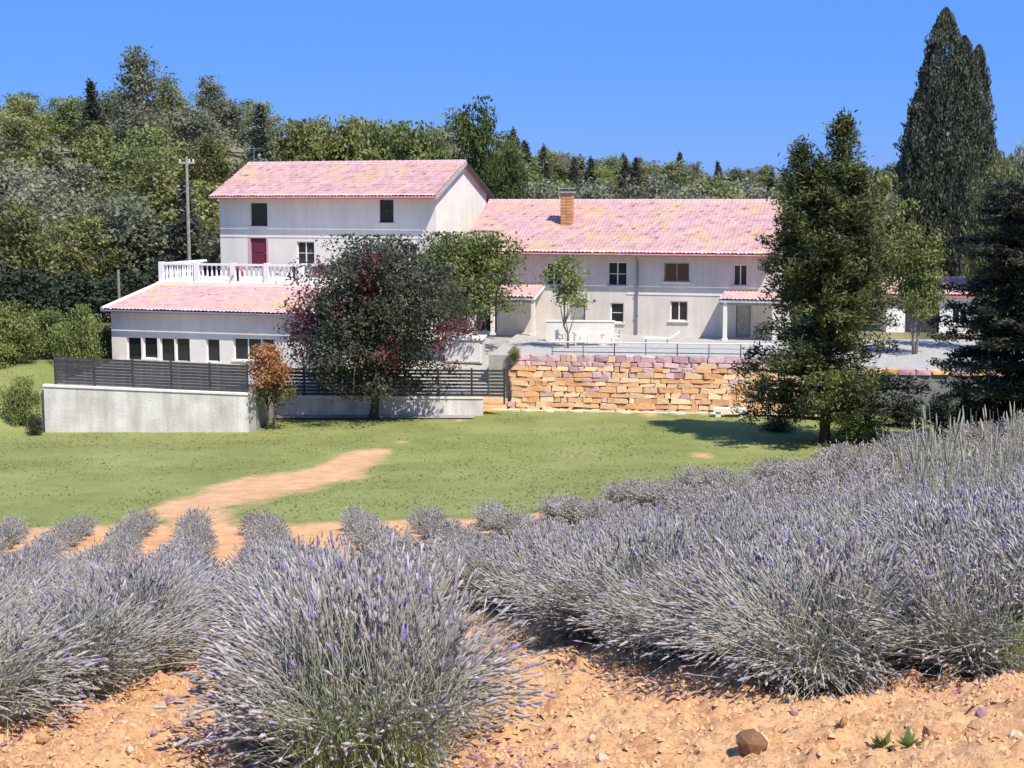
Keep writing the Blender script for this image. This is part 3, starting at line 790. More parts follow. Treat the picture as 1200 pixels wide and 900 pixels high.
# white block at the foot of the wall
wbp = ground_hit(855, 490)
wb = empty('stone_bench', 'low white stone bench at the foot of the dry stone wall', 'bench', (wbp.x, wbp.y - .1, wbp.z + .06), SW.ang)
MB().box(-.85, .85, -.28, .28, .3, .48).obj('seat', M_WHITE2, wb)
for s in (-.6, .6): MB().box(s - .14, s + .14, -.22, .22, -.08, .3).obj('leg', M_WHITE2, wb)
# stone steps at the fence end of the wall
ss = empty('stone_steps', 'short flight of pale stone steps between slatted fence and stone wall', 'steps', SW.o + Vector((-1.75, -.35, 0)), SW.ang)
for k in range(6):
    MB().box(.0, 1.55, .3 * k, 2.4, .17 * k - .1 * (k == 0), .17 * (k + 1) - .003).obj('step', ST[1] if k % 2 else ST[0], ss)
# right-hand retaining wall with ochre coping, tree shade put into its dark grey
rw = empty('retaining_wall', 'retaining wall coloured dark for tree shade with ochre coping between conifer and cedar', 'wall', Vector((*swp(Lw + 2.4, .3), 0)), SW.ang)
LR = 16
MB().box(0, LR, 0, .5, -.3, 2.32).obj('wall_face', mat('tree_shade_stone', (.17, .16, .15), .95, .3, 2, .8, 6), rw)
cs = [stone_mesh(60 + i, ST[i]) for i in (0, 2, 3)]
u = 0
while u < LR:
    w = rnd.uniform(.6, 1.0); ob('coping_stone', rnd.choice(cs), rw, loc=(u + w / 2, .24, 2.42), scale=(w * .98, .66, .26)); u += w

# ------------------------------------------------------------------ terrace railing and furniture
rl = empty('railing', 'light metal railing along the top of the stone terrace wall', 'railing', Vector((*swp(2.2, .78), T_Z)), SW.ang)
LRL = 11.6
for k in range(8): MB().tube([(k * LRL / 7, 0, -.05), (k * LRL / 7, 0, .74)], .03, 6).obj('post', M_DARKWOOD if k in (2, 4, 6) else M_GREYMETAL, rl)
for zz, rr, m in ((.72, .035, M_WHITE2), (.46, .02, M_GREYMETAL), (.2, .025, M_DARKWOOD)): MB().tube([(-.02, 0, zz), (LRL + .02, 0, zz)], rr, 6).obj('rail', m, rl)
def on_terrace(px, py): # terrace point under a pixel
    d = ray(px, py); t = (T_Z - ZC) / d[2]; return Vector((d[0] * t, d[1] * t, T_Z))
def chair(label, px, Y, rz, group=None):
    t = empty('garden_chair', label, 'chair', (px_x(px, Y), Y, T_Z), rz, group)
    MB().box(-.24, .24, -.24, .24, .41, .45).obj('seat', M_WHITE2, t)
    mb = MB()
    for k in range(5): mb.box(-.22 + k * .095, -.16 + k * .095, .2, .23, .45, .86)
    mb.box(-.24, .24, .195, .235, .86, .92); mb.obj('backrest', M_WHITE2, t)
    for sx in (-.2, .2):
        for sy in (-.2, .2): MB().tube([(sx, sy, .42), (sx * 1.15, sy * 1.15, -.01)], [.022, .018], 6).obj('leg', M_WHITE2, t)
        MB().box(sx - .03, sx + .03, -.24, .2, .62, .65).box(sx - .02, sx + .02, -.24, -.2, .45, .62).obj('armrest', M_WHITE2, t)
    return t
tb = empty('garden_table', 'white garden table on the terrace between white chairs', 'table', (px_x(690, 84), 84, T_Z), .1)
MB().box(-.9, .9, -.45, .45, .7, .75).obj('tabletop', M_WHITE2, tb)
for sx in (-.8, .8):
    for sy in (-.35, .35): MB().tube([(sx, sy, .7), (sx, sy, -.01)], .03, 6).obj('leg', M_WHITE2, tb)
chair('white slatted garden chair by the small leafy tree on the terrace', 657, 83.6, R(60))
chair('white slatted garden chair pushed to the white table, facing the railing', 684, 85.0, R(0))
chair('white slatted garden chair at the window end of the white table', 722, 84.0, R(-80))
lo = empty('sun_lounger', 'pale sun lounger with raised back below the ground-floor window', 'sun lounger', (px_x(775, 85), 85, T_Z), R(-8))
MB().box(-1.0, .45, -.3, .3, .28, .36).obj('mattress', M_WHITE2, lo)
mb = MB(); prism(mb, [(.45, -.3, .28), (.45, .3, .28), (.45, .3, .36), (.45, -.3, .36)], [(1.05, -.3, .66), (1.05, .3, .66), (1.0, .3, .74), (1.0, -.3, .74)]); mb.obj('backrest', M_WHITE2, lo)
for sx in (-.9, .35):
    for sy in (-.26, .26): MB().box(sx - .03, sx + .03, sy - .03, sy + .03, -.01, .28).obj('leg', M_GREYMETAL, lo)
# low white screen wall on the terrace
lw = empty('low_wall', 'low bright white wall on the terrace behind the garden table', 'wall', (px_x(640, 86.6), 86.6, T_Z), R(-4))
MB().box(0, 4.0, 0, .22, -.02, 1.15).obj('wall_face', M_WHITE, lw)
MB().box(-.04, 4.04, -.04, .26, 1.15, 1.22).obj('coping', M_WHITE2, lw)
# white block at the yard behind the slatted fence
gp = empty('garden_store', 'pale box-shaped garden store beyond the slatted fence and shady tree', 'store', (px_x(545, 83), 83, 2.15), R(-10))
MB().box(-1.05, 1.05, -.5, .5, 0, 1.3).obj('body', M_WALLP, gp)
mb = MB(); prism(mb, [(-1.15, -.6, 1.3), (1.15, -.6, 1.3), (1.15, -.6, 1.36), (-1.15, -.6, 1.36)], [(-1.15, .6, 1.45), (1.15, .6, 1.45), (1.15, .6, 1.51), (-1.15, .6, 1.51)]); mb.obj('lid', M_WHITE2, gp)
for s in (-.5, .5): MB().box(s - .47, s + .47, -.53, -.5, .08, 1.22).obj('door', M_WALLP, gp)
# outbuilding glimpsed between conifer and cypress
ob_p = at(1075, 385, 100)
bo = empty('outbuilding', 'small white outbuilding glimpsed between the conifer and the tall cypress', 'building', (px_x(1038, 97), 97, 2.3), R(-6))
mb = MB(); facade_wall(mb, 0, 6.0, -.2, 2.8, [(1.2, 3.4, .0, 2.0), (4.2, 5.2, .9, 1.9)])
mb.add([(0, 0, -.2), (0, 4, -.2), (0, 4, 3.6), (0, 0, 2.8)], [(3, 2, 1, 0)]); mb.add([(6, 0, -.2), (6, 4, -.2), (6, 4, 3.6), (6, 0, 2.8)], [(0, 1, 2, 3)])
mb.obj('wall', M_WHITE2, bo)
MB().box(1.2, 3.4, .15, .2, 0, 2.0).obj('door', M_DARKWOOD, bo); window(bo, 4.2, 5.2, .9, 1.9)
mb = MB(); prism(mb, [(-.3, -.4, 2.78), (-.3, 4.3, 3.72), (-.3, 4.3, 3.6), (-.3, -.4, 2.66)], [(6.3, -.4, 2.78), (6.3, 4.3, 3.72), (6.3, 4.3, 3.6), (6.3, -.4, 2.66)])
orf = mb.obj('roof', M_TILED, bo); roof_tiles(orf, -.3, 6.3, -.45, 2.79, 4.3, 3.73, seed=31)
# utility poles
def pole(label, px, ytop, Y, zb, r, arm):
    top = at(px, ytop, Y)
    t = empty('utility_pole', label, 'pole', (top.x, Y, zb))
    MB().tube([(0, 0, -.3), (0, 0, top.z - zb)], [r, r * .7], 10).obj('shaft', M_PALEBARK, t)
    if arm:
        MB().box(-.55, .55, -.06, .06, top.z - zb - .45, top.z - zb - .33).obj('crossarm', M_WOOD, t)
        ins = MB().lathe([(.03, 0), (.06, .03), (.04, .08), (.06, .12), (.03, .18)], 8).mesh('insulator', M_WHITE2)
        for k in (-.45, 0.18, .45): ob('insulator', ins, t, loc=(k, 0, top.z - zb - .33))
pole('tall pale utility pole standing against the wooded hill beside the gabled house', 218.5, 184, 102, Gs(px_x(218, 102), 102), .14, True)
pole('short pale post behind the hipped end of the annex roof', 138.5, 316, 90, 2.0, .11, False)

# ------------------------------------------------------------------ foliage
def unit(a): return a / np.maximum(np.linalg.norm(a, axis=-1, keepdims=True), 1e-9)
def leaf_quads(c, d, nrm, L, W):
    """Pointed leaves: centre c, direction d, normal nrm, length L, width W -> V (n*4,3)."""
    s = unit(np.cross(d, nrm)); L, W = L[:, None], W[:, None]
    return np.stack([c - d * L * .5, c + s * W * .5 - d * L * .05, c + d * L * .5, c - s * W * .5 - d * L * .05], 1).reshape(-1, 3)
def limb_mesh(name, segs, m, sides=6):
    mb = MB()
    for pts, rad in segs: mb.tube(pts, rad, sides)
    return mb.mesh(name, m, True)
def bend(a, b, rng, k=.12, n=4):
    a, b = np.array(a, float), np.array(b, float); L = np.linalg.norm(b - a)
    return [tuple(a + (b - a) * t + (rng.normal(0, k * L * .5, 3) * math.sin(math.pi * t) if 0 < t < 1 else 0)) for t in np.linspace(0, 1, n)]
def broadleaf(seed, H, W, base, nlobe, nclump, per, leaf, mleaf, mbark, cone=0.0, aspect=.6, clump=.42, trunk_r=.18, up=.0, multi=1, hollow=.55, zsq=1.0, tintfn=None):
    """Crown built of lobes, lobes of clumps, clumps of single leaves; limbs run to the lobes."""
    rng = np.random.default_rng(seed)
    ch = H - base; cz = base + ch * .5
    lobes = []
    for i in range(nlobe):
        t = (i + .5) / nlobe; zz = base + ch * (.1 + .8 * t)
        f = math.sqrt(max(.05, 1 - ((t - .42) / .62) ** 2)) if cone == 0 else (1 - cone * t)
        a = i * 2.399 + rng.uniform(-.5, .5); rr = W / 2 * f * rng.uniform(.3, .72)
        lobes.append((rr * math.cos(a), rr * math.sin(a), zz, W / 2 * f * rng.uniform(.36, .55)))
    lobes.append((0, 0, H - W * .2 * (1 - cone), W * .2 * (1 - cone * .8)))
    lobes.append((0, 0, cz, W * .28))
    lb = np.array(lobes); wgt = lb[:, 3] ** 2; wgt /= wgt.sum()
    li = rng.choice(len(lb), nclump, p=wgt)
    dv = unit(rng.normal(0, 1, (nclump, 3))); rad = rng.uniform(hollow, 1.08, nclump) ** .7
    cc = lb[li, :3] + dv * (lb[li, 3] * rad)[:, None] * [1, 1, zsq]
    cc[:, 2] = np.maximum(cc[:, 2], base * .8 + .1)
    ct = rng.random(nclump)
    ci = np.repeat(np.arange(nclump), per); n = len(ci)
    off = rng.normal(0, 1, (n, 3)) * clump * .5 * [1.15, 1.15, .75]
    c = cc[ci] + off
    c[:, 2] = np.minimum(c[:, 2], H)
    d = unit(rng.normal(0, 1, (n, 3)) + dv[ci] * .5 + np.array([0, 0, up]) - np.array([0, 0, .25 * (up == 0)]))
    nrm = unit(rng.normal(0, 1, (n, 3)) * .62 + dv[ci] * .8 + [0, 0, .7])
    L = leaf * rng.uniform(.65, 1.35, n)
    V = leaf_quads(c, d, nrm, L, L * aspect)
    tint = np.clip(.62 * ct[ci] + .38 * rng.random(n), 0, 1)
    if tintfn is not None: tint = tintfn(c, tint, rng)
    crown = mesh_np('crown', V, np.arange(4 * n).reshape(n, 4), mleaf, tint=tint)
    segs = []
    for q in range(multi):
        a = q * 2.1; o = .12 * (multi > 1)
        top = (rng.normal(0, .04 * W), rng.normal(0, .04 * W), base + ch * .7)
        tr = bend((o * math.cos(a), o * math.sin(a), -.25), top if multi == 1 else (W * .16 * math.cos(a), W * .16 * math.sin(a), base + ch * .6), rng, .06, 6)
        segs.append((tr, [trunk_r * (1.25 if i == 0 else 1) * (1 - .8 * i / 5) for i in range(6)]))
    for i, l in enumerate(lobes[:-1]):
        k = min(4, 1 + int(3 * max(0, (l[2] - base)) / ch)); tr = segs[i % multi][0]; s0 = tr[k]
        if s0[2] > l[2]: s0 = tr[1]
        segs.append((bend(s0, l[:3], rng, .1, 4), [trunk_r * .42, trunk_r * .32, trunk_r * .2, trunk_r * .08]))
        for _ in range(2):
            dd = unit(rng.normal(0, 1, 3)); e = np.array(l[:3]) + dd * l[3] * .8
            segs.append((bend(l[:3], e, rng, .1, 3), [trunk_r * .14, trunk_r * .1, trunk_r * .04]))
    return limb_mesh('trunk', segs, mbark), crown
def conifer(seed, H, W, base, nbr, mleaf, mbark, droop=.1, per=16, needle=.3, nw=.09, trunk_r=.2, prof=None, leaders=((0, 0, 1.0),), flat=.25, gap=0.0, spread=.22, lift=0.0, vary=.25):
    """Pine or cedar: branches in loose whorls, needle sprays along the outer part of every branch."""
    rng = np.random.default_rng(seed); segs = []; C, D_, N, T = [], [], [], []
    for lx_, ly_, hf in leaders:
        Hh = H * hf; z_s = base if hf == 1.0 else H * .45
        tr = [(0, 0, -.25), (lx_ * .1, ly_ * .1, H * .3)] if hf == 1 else [(0, 0, H * .3)]
        tr = tr + [(lx_ * .8, ly_ * .8, Hh * .65), (lx_, ly_, Hh)]
        rr = [trunk_r * (1 - .93 * (p[2] / Hh)) + .015 for p in tr]; segs.append((tr, rr))
        trz = [p[2] for p in tr]
        m = int(nbr * (Hh - z_s) / (H - base))
        for i in range(m):
            t = (i + rng.uniform(0, 1)) / m; z = z_s + (Hh - z_s) * t
            if rng.random() < gap: continue
            x0, y0 = np.interp(z, trz, [p[0] for p in tr]), np.interp(z, trz, [p[1] for p in tr])
            f = prof(t) if prof else (1 - t) ** .8 * (.6 + .4 * min(1, t * 6)) + .03
            Lb = max(.25, W / 2 * f * rng.uniform(.87 - vary, .87 + vary) * (1 if hf == 1 else .6)); a = i * 2.399 + rng.uniform(-.4, .4)
            dirh = np.array([math.cos(a), math.sin(a), 0])
            p0 = np.array([x0, y0, z]); sl = rng.uniform(-.5, .5) * .25 - droop * (1 - t) + .45 * t * t + lift
            p1 = p0 + dirh * Lb * .55 + [0, 0, sl * Lb * .55]; p2 = p0 + dirh * Lb + [0, 0, sl * Lb * .75]
            segs.append(([tuple(p0), tuple(p1), tuple(p2)], [.012 + .022 * Lb, .01 + .012 * Lb, .008]))
            k = max(4, int(Lb * 5.5)); side = np.array([-dirh[1], dirh[0], 0]); bt = rng.random()
            for s in range(k):
                w = .22 + .8 * (s + rng.random()) / k
                q = p0 + (p2 - p0) * w + [0, 0, .12 * Lb * math.sin(math.pi * min(w, 1)) * .3]
                sp = spread * Lb * (1.15 - .75 * w) + .08
                o = rng.uniform(-1, 1) * sp
                c = q + side * o + rng.normal(0, .07, 3) + [0, 0, rng.normal(0, flat * .35)]
                n = per
                C.append(c + rng.normal(0, 1, (n, 3)) * [.16, .16, flat * .5])
                D_.append(unit(dirh * .9 + side * np.sign(o) * .6 + rng.normal(0, .75, (n, 3)) + [0, 0, .35]))
                N.append(unit(rng.normal(0, .6, (n, 3)) + [0, 0, 1])); T.append(np.clip(bt * .5 + rng.random(n) * .5, 0, 1))
        n = 60; C.append(np.array([lx_, ly_, Hh]) + rng.normal(0, 1, (n, 3)) * [.12, .12, .45] - [0, 0, .4]); D_.append(unit(rng.normal(0, .5, (n, 3)) + [0, 0, .8])); N.append(unit(rng.normal(0, 1, (n, 3)))); T.append(rng.random(n))
    C, D_, N, T = map(np.concatenate, (C, D_, N, T)); L = needle * rng.uniform(.6, 1.4, len(C))
    V = leaf_quads(C, D_, N, L, np.full(len(C), nw) * rng.uniform(.7, 1.3, len(C)))
    return limb_mesh('trunk', segs, mbark), mesh_np('crown', V, np.arange(4 * len(C)).reshape(-1, 4), mleaf, tint=T)
def cypress(seed, H, W, mleaf, mbark, leaders, n=26000, leaf=.34):
    rng = np.random.default_rng(seed); C, D_, T = [], [], []
    for lx_, ly_, hf, wf in leaders:
        m = int(n * hf * wf / sum(l[2] * l[3] for l in leaders)); t = rng.random(m) ** .85
        prof = np.minimum(1, (1 - t) * 2.6) ** .62 * np.minimum(1, .55 + t * 2.2)
        a = rng.uniform(0, 2 * math.pi, m)
        lump = .82 + .36 * (vnoise(a * 2.2 + seed, t * H * .55, 3) - .5) + .5 * (vnoise(a * 5 + 9, t * H * 1.3, 7) - .5)
        r = W / 2 * wf * prof * lump * np.sqrt(rng.uniform(.45, 1, m))
        z = .5 + (H * hf - .5) * t
        C.append(np.stack([lx_ * (.35 + .65 * t) + r * np.cos(a), ly_ + r * np.sin(a), z], 1))
        D_.append(unit(np.stack([np.cos(a) * .35, np.sin(a) * .35, np.ones(m)], 1) + rng.normal(0, .3, (m, 3))))
        T.append(np.clip(.7 * vnoise(a * 3.1, t * H * .9, 11) + .4 * rng.random(m), 0, 1))
    C, D_, T = map(np.concatenate, (C, D_, T)); k = len(C); L = leaf * rng.uniform(.6, 1.5, k)
    V = leaf_quads(C, D_, unit(rng.normal(0, 1, (k, 3))), L, L * .4)
    segs = [([(0, 0, -.3), (l[0] * .5, l[1], H * l[2] * .5), (l[0], l[1], H * l[2] * .96)], [.3 * l[3], .17 * l[3], .02]) for l in leaders]
    return limb_mesh('trunk', segs, mbark), mesh_np('crown', V, np.arange(4 * k).reshape(k, 4), mleaf, tint=T)
def plant_tree(name, label, cat, meshes, loc, rz=0.0, sc=1.0, group=None):
    t = empty(name, label, cat, loc, rz, group); t.scale = (sc, sc, sc) if not hasattr(sc, '__len__') else sc
    ob('trunk', meshes[0], t); ob('crown', meshes[1], t); return t

L_OLIVE = leafmat('olive_green_leaves', [(.075, .09, .03), (.235, .25, .08), (.40, .40, .145)], trans=.45)
L_GREY = leafmat('grey_green_leaves', [(.085, .088, .052), (.23, .235, .14), (.40, .39, .24)], trans=.45)
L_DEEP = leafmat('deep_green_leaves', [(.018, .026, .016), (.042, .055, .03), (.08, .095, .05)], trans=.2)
L_LIME = leafmat('fresh_green_leaves', [(.075, .095, .02), (.18, .21, .055), (.30, .32, .10)])
L_PLUM = leafmat('dark_plum_leaves', [(.034, .038, .022), (.085, .092, .056), (.15, .15, .09), (.24, .045, .075)], trans=.3, objvar=.02)
L_RUST = leafmat('orange_rust_leaves', [(.10, .13, .03), (.38, .17, .06), (.58, .29, .13)], trans=.25)
L_PINE = leafmat('pine_needles', [(.032, .042, .02), (.10, .122, .046), (.27, .30, .09)], trans=.25)
L_CYP = leafmat('cypress_scales', [(.03, .036, .025), (.085, .095, .06), (.19, .195, .11)], trans=.1)
L_CEDAR = leafmat('cedar_needles', [(.016, .02, .014), (.042, .048, .034), (.11, .12, .075)], trans=.1)
L_FARPINE = leafmat('far_pine_needles', [(.055, .062, .045), (.10, .11, .075), (.16, .17, .11)], trans=.15, objvar=.3)

# --- wood on the hill behind the houses (each tree a thing, kinds share meshes)
oak = [broadleaf(100 + i, 8, 6.6, 1.0, 11, 210, 22, .34, m, M_PALEBARK, clump=.75) for i, m in enumerate((L_GREY, L_GREY, L_OLIVE))]
tall = [broadleaf(110 + i, 11, 6.2, 2.2, 13, 230, 22, .34, m, M_PALEBARK, clump=.75) for i, m in enumerate((L_OLIVE, L_GREY))]
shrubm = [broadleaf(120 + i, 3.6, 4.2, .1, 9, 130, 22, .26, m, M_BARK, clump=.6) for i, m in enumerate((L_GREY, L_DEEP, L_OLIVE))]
hpine = [conifer(130 + i, 11, 5.2, 2.0, 70, L_FARPINE, M_BARK, per=9, needle=.5, nw=.2, flat=.5) for i in range(2)]
SKX = [-80, 0, 30, 75, 110, 128, 160, 192, 215, 260, 290, 335, 370, 420, 480, 515, 560, 600, 622, 650, 700, 760, 800, 850, 880, 920, 960, 1300]
SKY_ = [115, 112, 97, 95, 106, 90, 52, 88, 84, 86, 104, 122, 132, 135, 140, 138, 112, 150, 168, 172, 180, 184, 178, 190, 186, 196, 192, 170]
def sky_z(x, y): 
    p = 600 + x / y * FPX / 1.004
    return at(p, float(np.interp(p, SKX, SKY_)), y).z, p
rnd = random.Random(11)
KIND = {'oak': ('oak_tree', 'rounded grey-green oak in the wood on the hill behind the houses', 'tree', 'oaks in the hillside wood'),
        'olive': ('oak_tree', 'olive-green rounded tree in the wood on the hill behind the houses', 'tree', 'olive-green trees in the hillside wood'),
        'tall': ('leafy_tree', 'tall leafy tree rising in the wood on the hillside', 'tree', 'tall trees in the hillside wood'),
        'pine': ('pine_tree', 'pointed pine among leafy trees in the hillside wood', 'tree', 'pines in the hillside wood'),
        'shrub': ('shrub', 'low dense shrub at the edge of the hillside wood', 'shrub', 'shrubs of the hillside wood')}
def hill_tree(px, Y, top_frac=None):
    x = px_x(px, Y); g = Gs(x, Y); zt, _ = sky_z(x, Y)
    r = rnd.random()
    k = 'oak' if r < .45 else 'olive' if r < .65 else 'tall' if r < .82 else 'pine' if r < .9 else 'shrub'
    base_h = {'oak': 8, 'olive': 8, 'tall': 11, 'pine': 11, 'shrub': 3.6}[k]
    hmax = zt - g + rnd.uniform(-1.2, .25)
    h = min(base_h * rnd.uniform(.75, 1.15), hmax)
    if h < 1.6: return
    if h < .5 * base_h: k, base_h = 'shrub', 3.6
    ms = {'oak': oak[rnd.randint(0, 1)], 'olive': oak[2], 'tall': tall[rnd.randint(0, 1)], 'pine': hpine[rnd.randint(0, 1)], 'shrub': shrubm[rnd.randint(0, 2)]}[k]
    s = h / base_h; w = s * rnd.uniform(.95, 1.25) if k != 'pine' else s
    n, lab, cat, grp = KIND[k]
    plant_tree(n, lab, cat, ms, (x, Y, g - .15), rnd.uniform(0, 6.28), (w, w, s), grp)
for Y in (103, 109, 116, 124, 133, 143, 154, 166):
    sp = 3.8 / Y * FPX * (1 + (Y - 103) / 150)
    px = -70 + rnd.uniform(0, sp)
    lim = 250 if Y < 108 else 560 if Y < 150 else 640
    while px < lim:
        if not (Y < 118 and 245 < px < 620): hill_tree(px + rnd.uniform(-14, 14), Y + rnd.uniform(-2.5, 2.5))
        px += sp * rnd.uniform(.8, 1.2)
# the tall pointed tree on the skyline
c = at(160, 52, 150); g = Gs(c.x, 150)
plant_tree('leafy_tree', 'tallest tree of the hillside wood with pointed crown against the sky', 'tree', tall[1], (c.x, 150, g - .2), 1.0, (.95, .95, (c.z - g) / 11))
# trees just behind the gabled house
btm = broadleaf(140, 10, 7.0, 3.0, 13, 260, 30, .3, L_LIME, M_PALEBARK, clump=.7, trunk_r=.16, multi=2)
btd = broadleaf(141, 12, 7.0, 2.0, 14, 320, 30, .3, leafmat('bright_olive_leaves', [(.03, .045, .012), (.075, .10, .022), (.14, .17, .045)], objvar=.1), M_BARK, clump=.75)
for i, (px, yt, Y) in enumerate(((352, 138, 112), (402, 134, 113), (452, 141, 114), (492, 141, 111))):
    c = at(px, yt, Y); g = Gs(c.x, Y); s = (c.z - g) / 10
    plant_tree('leafy_tree', 'fresh green tree with pale stems just behind the ridge of the gabled house', 'tree', btm, (c.x, Y, g - .15), i * 1.9, (s * .72, s * .72, s), 'green trees behind the gabled house')
for i, (px, yt, Y, w) in enumerate(((560, 112, 111, .72), (598, 158, 108, .42))):
    c = at(px, yt, Y); g = Gs(c.x, Y); s = (c.z - g) / 12
    plant_tree('leafy_tree', ['large rounded dark green tree rising behind the white gable end', 'narrow green tree between the gable end and the far pines'][i], 'tree', btd, (c.x, Y, g - .15), i * 2.2, (w, w, s))
# far ridge of pines behind the long house
for Y, n in ((236, 30), (250, 30), (266, 30)):
    for i in range(n):
        px = 590 + (i + rnd.uniform(.1, .9)) * 640 / n
        x = px_x(px, Y); g = Gs(x, Y); zt, _ = sky_z(x, Y)
        h = max(5, min(15, zt - g - abs(rnd.gauss(0, 1.2)) * (1 if Y > 260 else 1.8)))
        b = rnd.random() < .5
        ms, bh = (hpine[i % 2], 11) if b else (oak[i % 3], 8)
        w = h / bh * rnd.uniform(.95, 1.5)
        plant_tree('pine_tree' if b else 'leafy_tree', 'distant pine on the wooded ridge beyond the long pink roof' if b else 'distant rounded tree on the wooded ridge beyond the long pink roof', 'tree',
                   ms, (x, Y, g - .2), rnd.uniform(0, 6.28), (w, w, h / bh), 'far pines on the ridge' if b else 'far round trees on the ridge')
# low trees closing the view behind the long house
for i in range(22):
    Y = 128 + rnd.uniform(-6, 25); px = 600 + i * 29 + rnd.uniform(-10, 10); x = px_x(px, Y); g = Gs(x, Y)
    zt = at(px, 208 + rnd.uniform(-8, 14), Y).z; s = (zt - g) / 8
    plant_tree('oak_tree', 'middle-distance grey-green oak showing just above the long pink roof', 'tree', oak[i % 3], (x, Y, g - .2), rnd.uniform(0, 6), (s * .95, s * .95, s), 'oaks behind the long house')

# --- single trees in the garden
def by_top(px, ytop, Y): c = at(px, ytop, Y); return c
def plumtint(c, t, rng):
    pink = ((vnoise(c[:, 0] * .8 + 5, c[:, 2] * .8 + c[:, 1] * .5, 5) > .74) | ((c[:, 0] > 3.2) & (c[:, 2] < 5.2) & (c[:, 2] > 2.6))| ((c[:, 0] < -3.0) & (c[:, 2] > 3.5) & (c[:, 2] < 7.5))) & (rng.random(len(c)) < .5)
    return np.where(pink, .95, t * .66)
c = by_top(425, 275, 74.6)
pl = broadleaf(201, c.z - .05, 10.2, 1.9, 26, 860, 62, .17, L_PLUM, M_BARK, clump=.62, trunk_r=.24, tintfn=plumtint)
plant_tree('shade_tree', 'big dark shady tree with wine-red leaf patches in front of the annex', 'tree', pl, (c.x + .4, 74.6, .05))
c = by_top(550, 272, 84.5)
gt = broadleaf(202, c.z - 2.4, 7.4, 2.6, 13, 340, 46, .2, L_LIME, M_PALEBARK, clump=.55, trunk_r=.16)
plant_tree('leafy_tree', 'bright green leafy tree between the dark shady tree and long house', 'tree', gt, (c.x - .2, 84.5, 2.4))
c = by_top(669, 299, 82.5)
st = broadleaf(203, c.z - T_Z, 3.0, 2.3, 8, 60, 36, .17, L_LIME, M_PALEBARK, clump=.42, trunk_r=.075)
plant_tree('small_tree', 'small sparse leafy tree growing on the terrace before the long house', 'tree', st, (c.x - .15, 82.5, T_Z))
c = by_top(309, 400, 71.0)
def rustt(c, t, rng): return np.where(c[:, 2] < 2.3, t * .25, .35 + .65 * t)
orr = broadleaf(204, c.z - .05, 2.7, 1.5, 8, 130, 40, .14, L_RUST, M_BARK, clump=.4, trunk_r=.09, tintfn=rustt, multi=2)
plant_tree('small_tree', 'small orange-leaved tree in front of the slatted fence and white wall', 'tree', orr, (c.x + .2, 71.0, .05))
# conifer on the lawn
g = ground_hit(966, 521); c = at(972, 140, g.y); Hc = c.z - g.z
cprof = lambda t: (min(1, .72 + 1.4 * t) * (1 - t) ** .9) * 1.06 + .05
cn = conifer(301, Hc, 8.1, 1.0, 145, L_PINE, M_BARK, droop=.12, per=30, needle=.27, nw=.075, trunk_r=.24, prof=cprof, leaders=((.5, 0, 1.0), (-1.35, .2, .92), (1.3, .1, .84), (-.5, -.4, .87)), flat=.34, gap=.12, lift=.16, spread=.3, vary=.42)
plant_tree('conifer', 'dark conifer with ragged pointed tips standing alone at the edge of the lawn', 'tree', cn, (g.x, g.y, g.z), 0)
# tall cypress
c = at(1110, 10, 106); gz = Gs(c.x, 106) - .1
cy = cypress(302, c.z - gz, 9.2, L_CYP, M_BARK, ((-.1, 0, 1.0, .66), (2.4, .2, .885, .5), (-1.6, -.2, .76, .55), (1.1, -.6, .91, .58), (2.2, -.8, .72, .6), (-.8, .4, .89, .48)), n=110000, leaf=.25)
plant_tree('cypress', 'very tall dark twin-topped cypress behind the white outbuilding', 'tree', cy, (c.x, 106, gz))
# layered cedar at the field edge
c = at(1208, 236, 62); g_ = Gs(c.x, 62)
cd = conifer(303, c.z - g_ + .3, 7.0, .5, 190, L_CEDAR, M_BARK, droop=.05, per=34, needle=.24, nw=.07, trunk_r=.3, prof=lambda t: .55 + .5 * math.sin(math.pi * min(1, t * .75 + .2)), flat=.16, spread=.35)
plant_tree('cedar', 'broad dark cedar with level layered branches beside the tall grass', 'tree', cd, (c.x + .35, 62, g_), .5)
# pale trees right of and behind the cypress, deciduous tree between
for px, yt, Y, w, ms, H0, lab in ((1176, 176, 88, 3.8, 0, 8, 'fresh olive-green tree rising behind the cedar beside the cypress'), (1204, 160, 96, 5, 1, 8, 'pale grey-green tree at the far side of the cypress'),
                                  (1076, 266, 86, 4.2, 2, 10, 'light green tree with thin pale stems between conifer and cypress'), (1020, 196, 104, 6.5, 3, 8, 'olive tree mass rising behind the lone conifer')):
    c = at(px, yt, Y); g_ = 2.3 if Y < 90 else Gs(c.x, Y)
    m_ = [oak[2], oak[0], btm, oak[2]][ms]; s = (c.z - g_) / H0
    plant_tree('leafy_tree', lab, 'tree', m_, (c.x, Y, g_ - .1), px * .01, (w / 6.8, w / 6.8, s))
# --- shrubs round the garden
def shrub(label, px, py_base, Y, top_y, w, ms, group=None, zb=None, name='shrub'):
    c = at(px, top_y, Y); g_ = Gs(c.x, Y) if zb is None else zb
    s = (c.z - g_) / 3.6
    plant_tree(name, label, 'shrub', ms, (c.x, Y, g_ - .05), px * .37, (w / 4.2, w / 4.2, s), group)
limes = [broadleaf(400 + i, 3.6, 4.2, .1, 11, 240, 36, .15, L_LIME, M_BARK, clump=.5) for i in range(2)]
for px, Y, top, w, k in ((12, 80, 352, 3.6, 0), (55, 83, 358, 3.2, 1), (92, 81, 356, 3.0, 0), (-25, 78, 360, 3.5, 1), (118, 86, 372, 2.6, 1)):
    shrub('bright green bushy shrub growing beside the end of the annex', px, 0, Y, top, w, limes[k], 'green shrubs beside the annex')
shrub('rounded green shrub hugging the outer end of the long white wall', 22, 0, 70.5, 440, 2.0, limes[0])
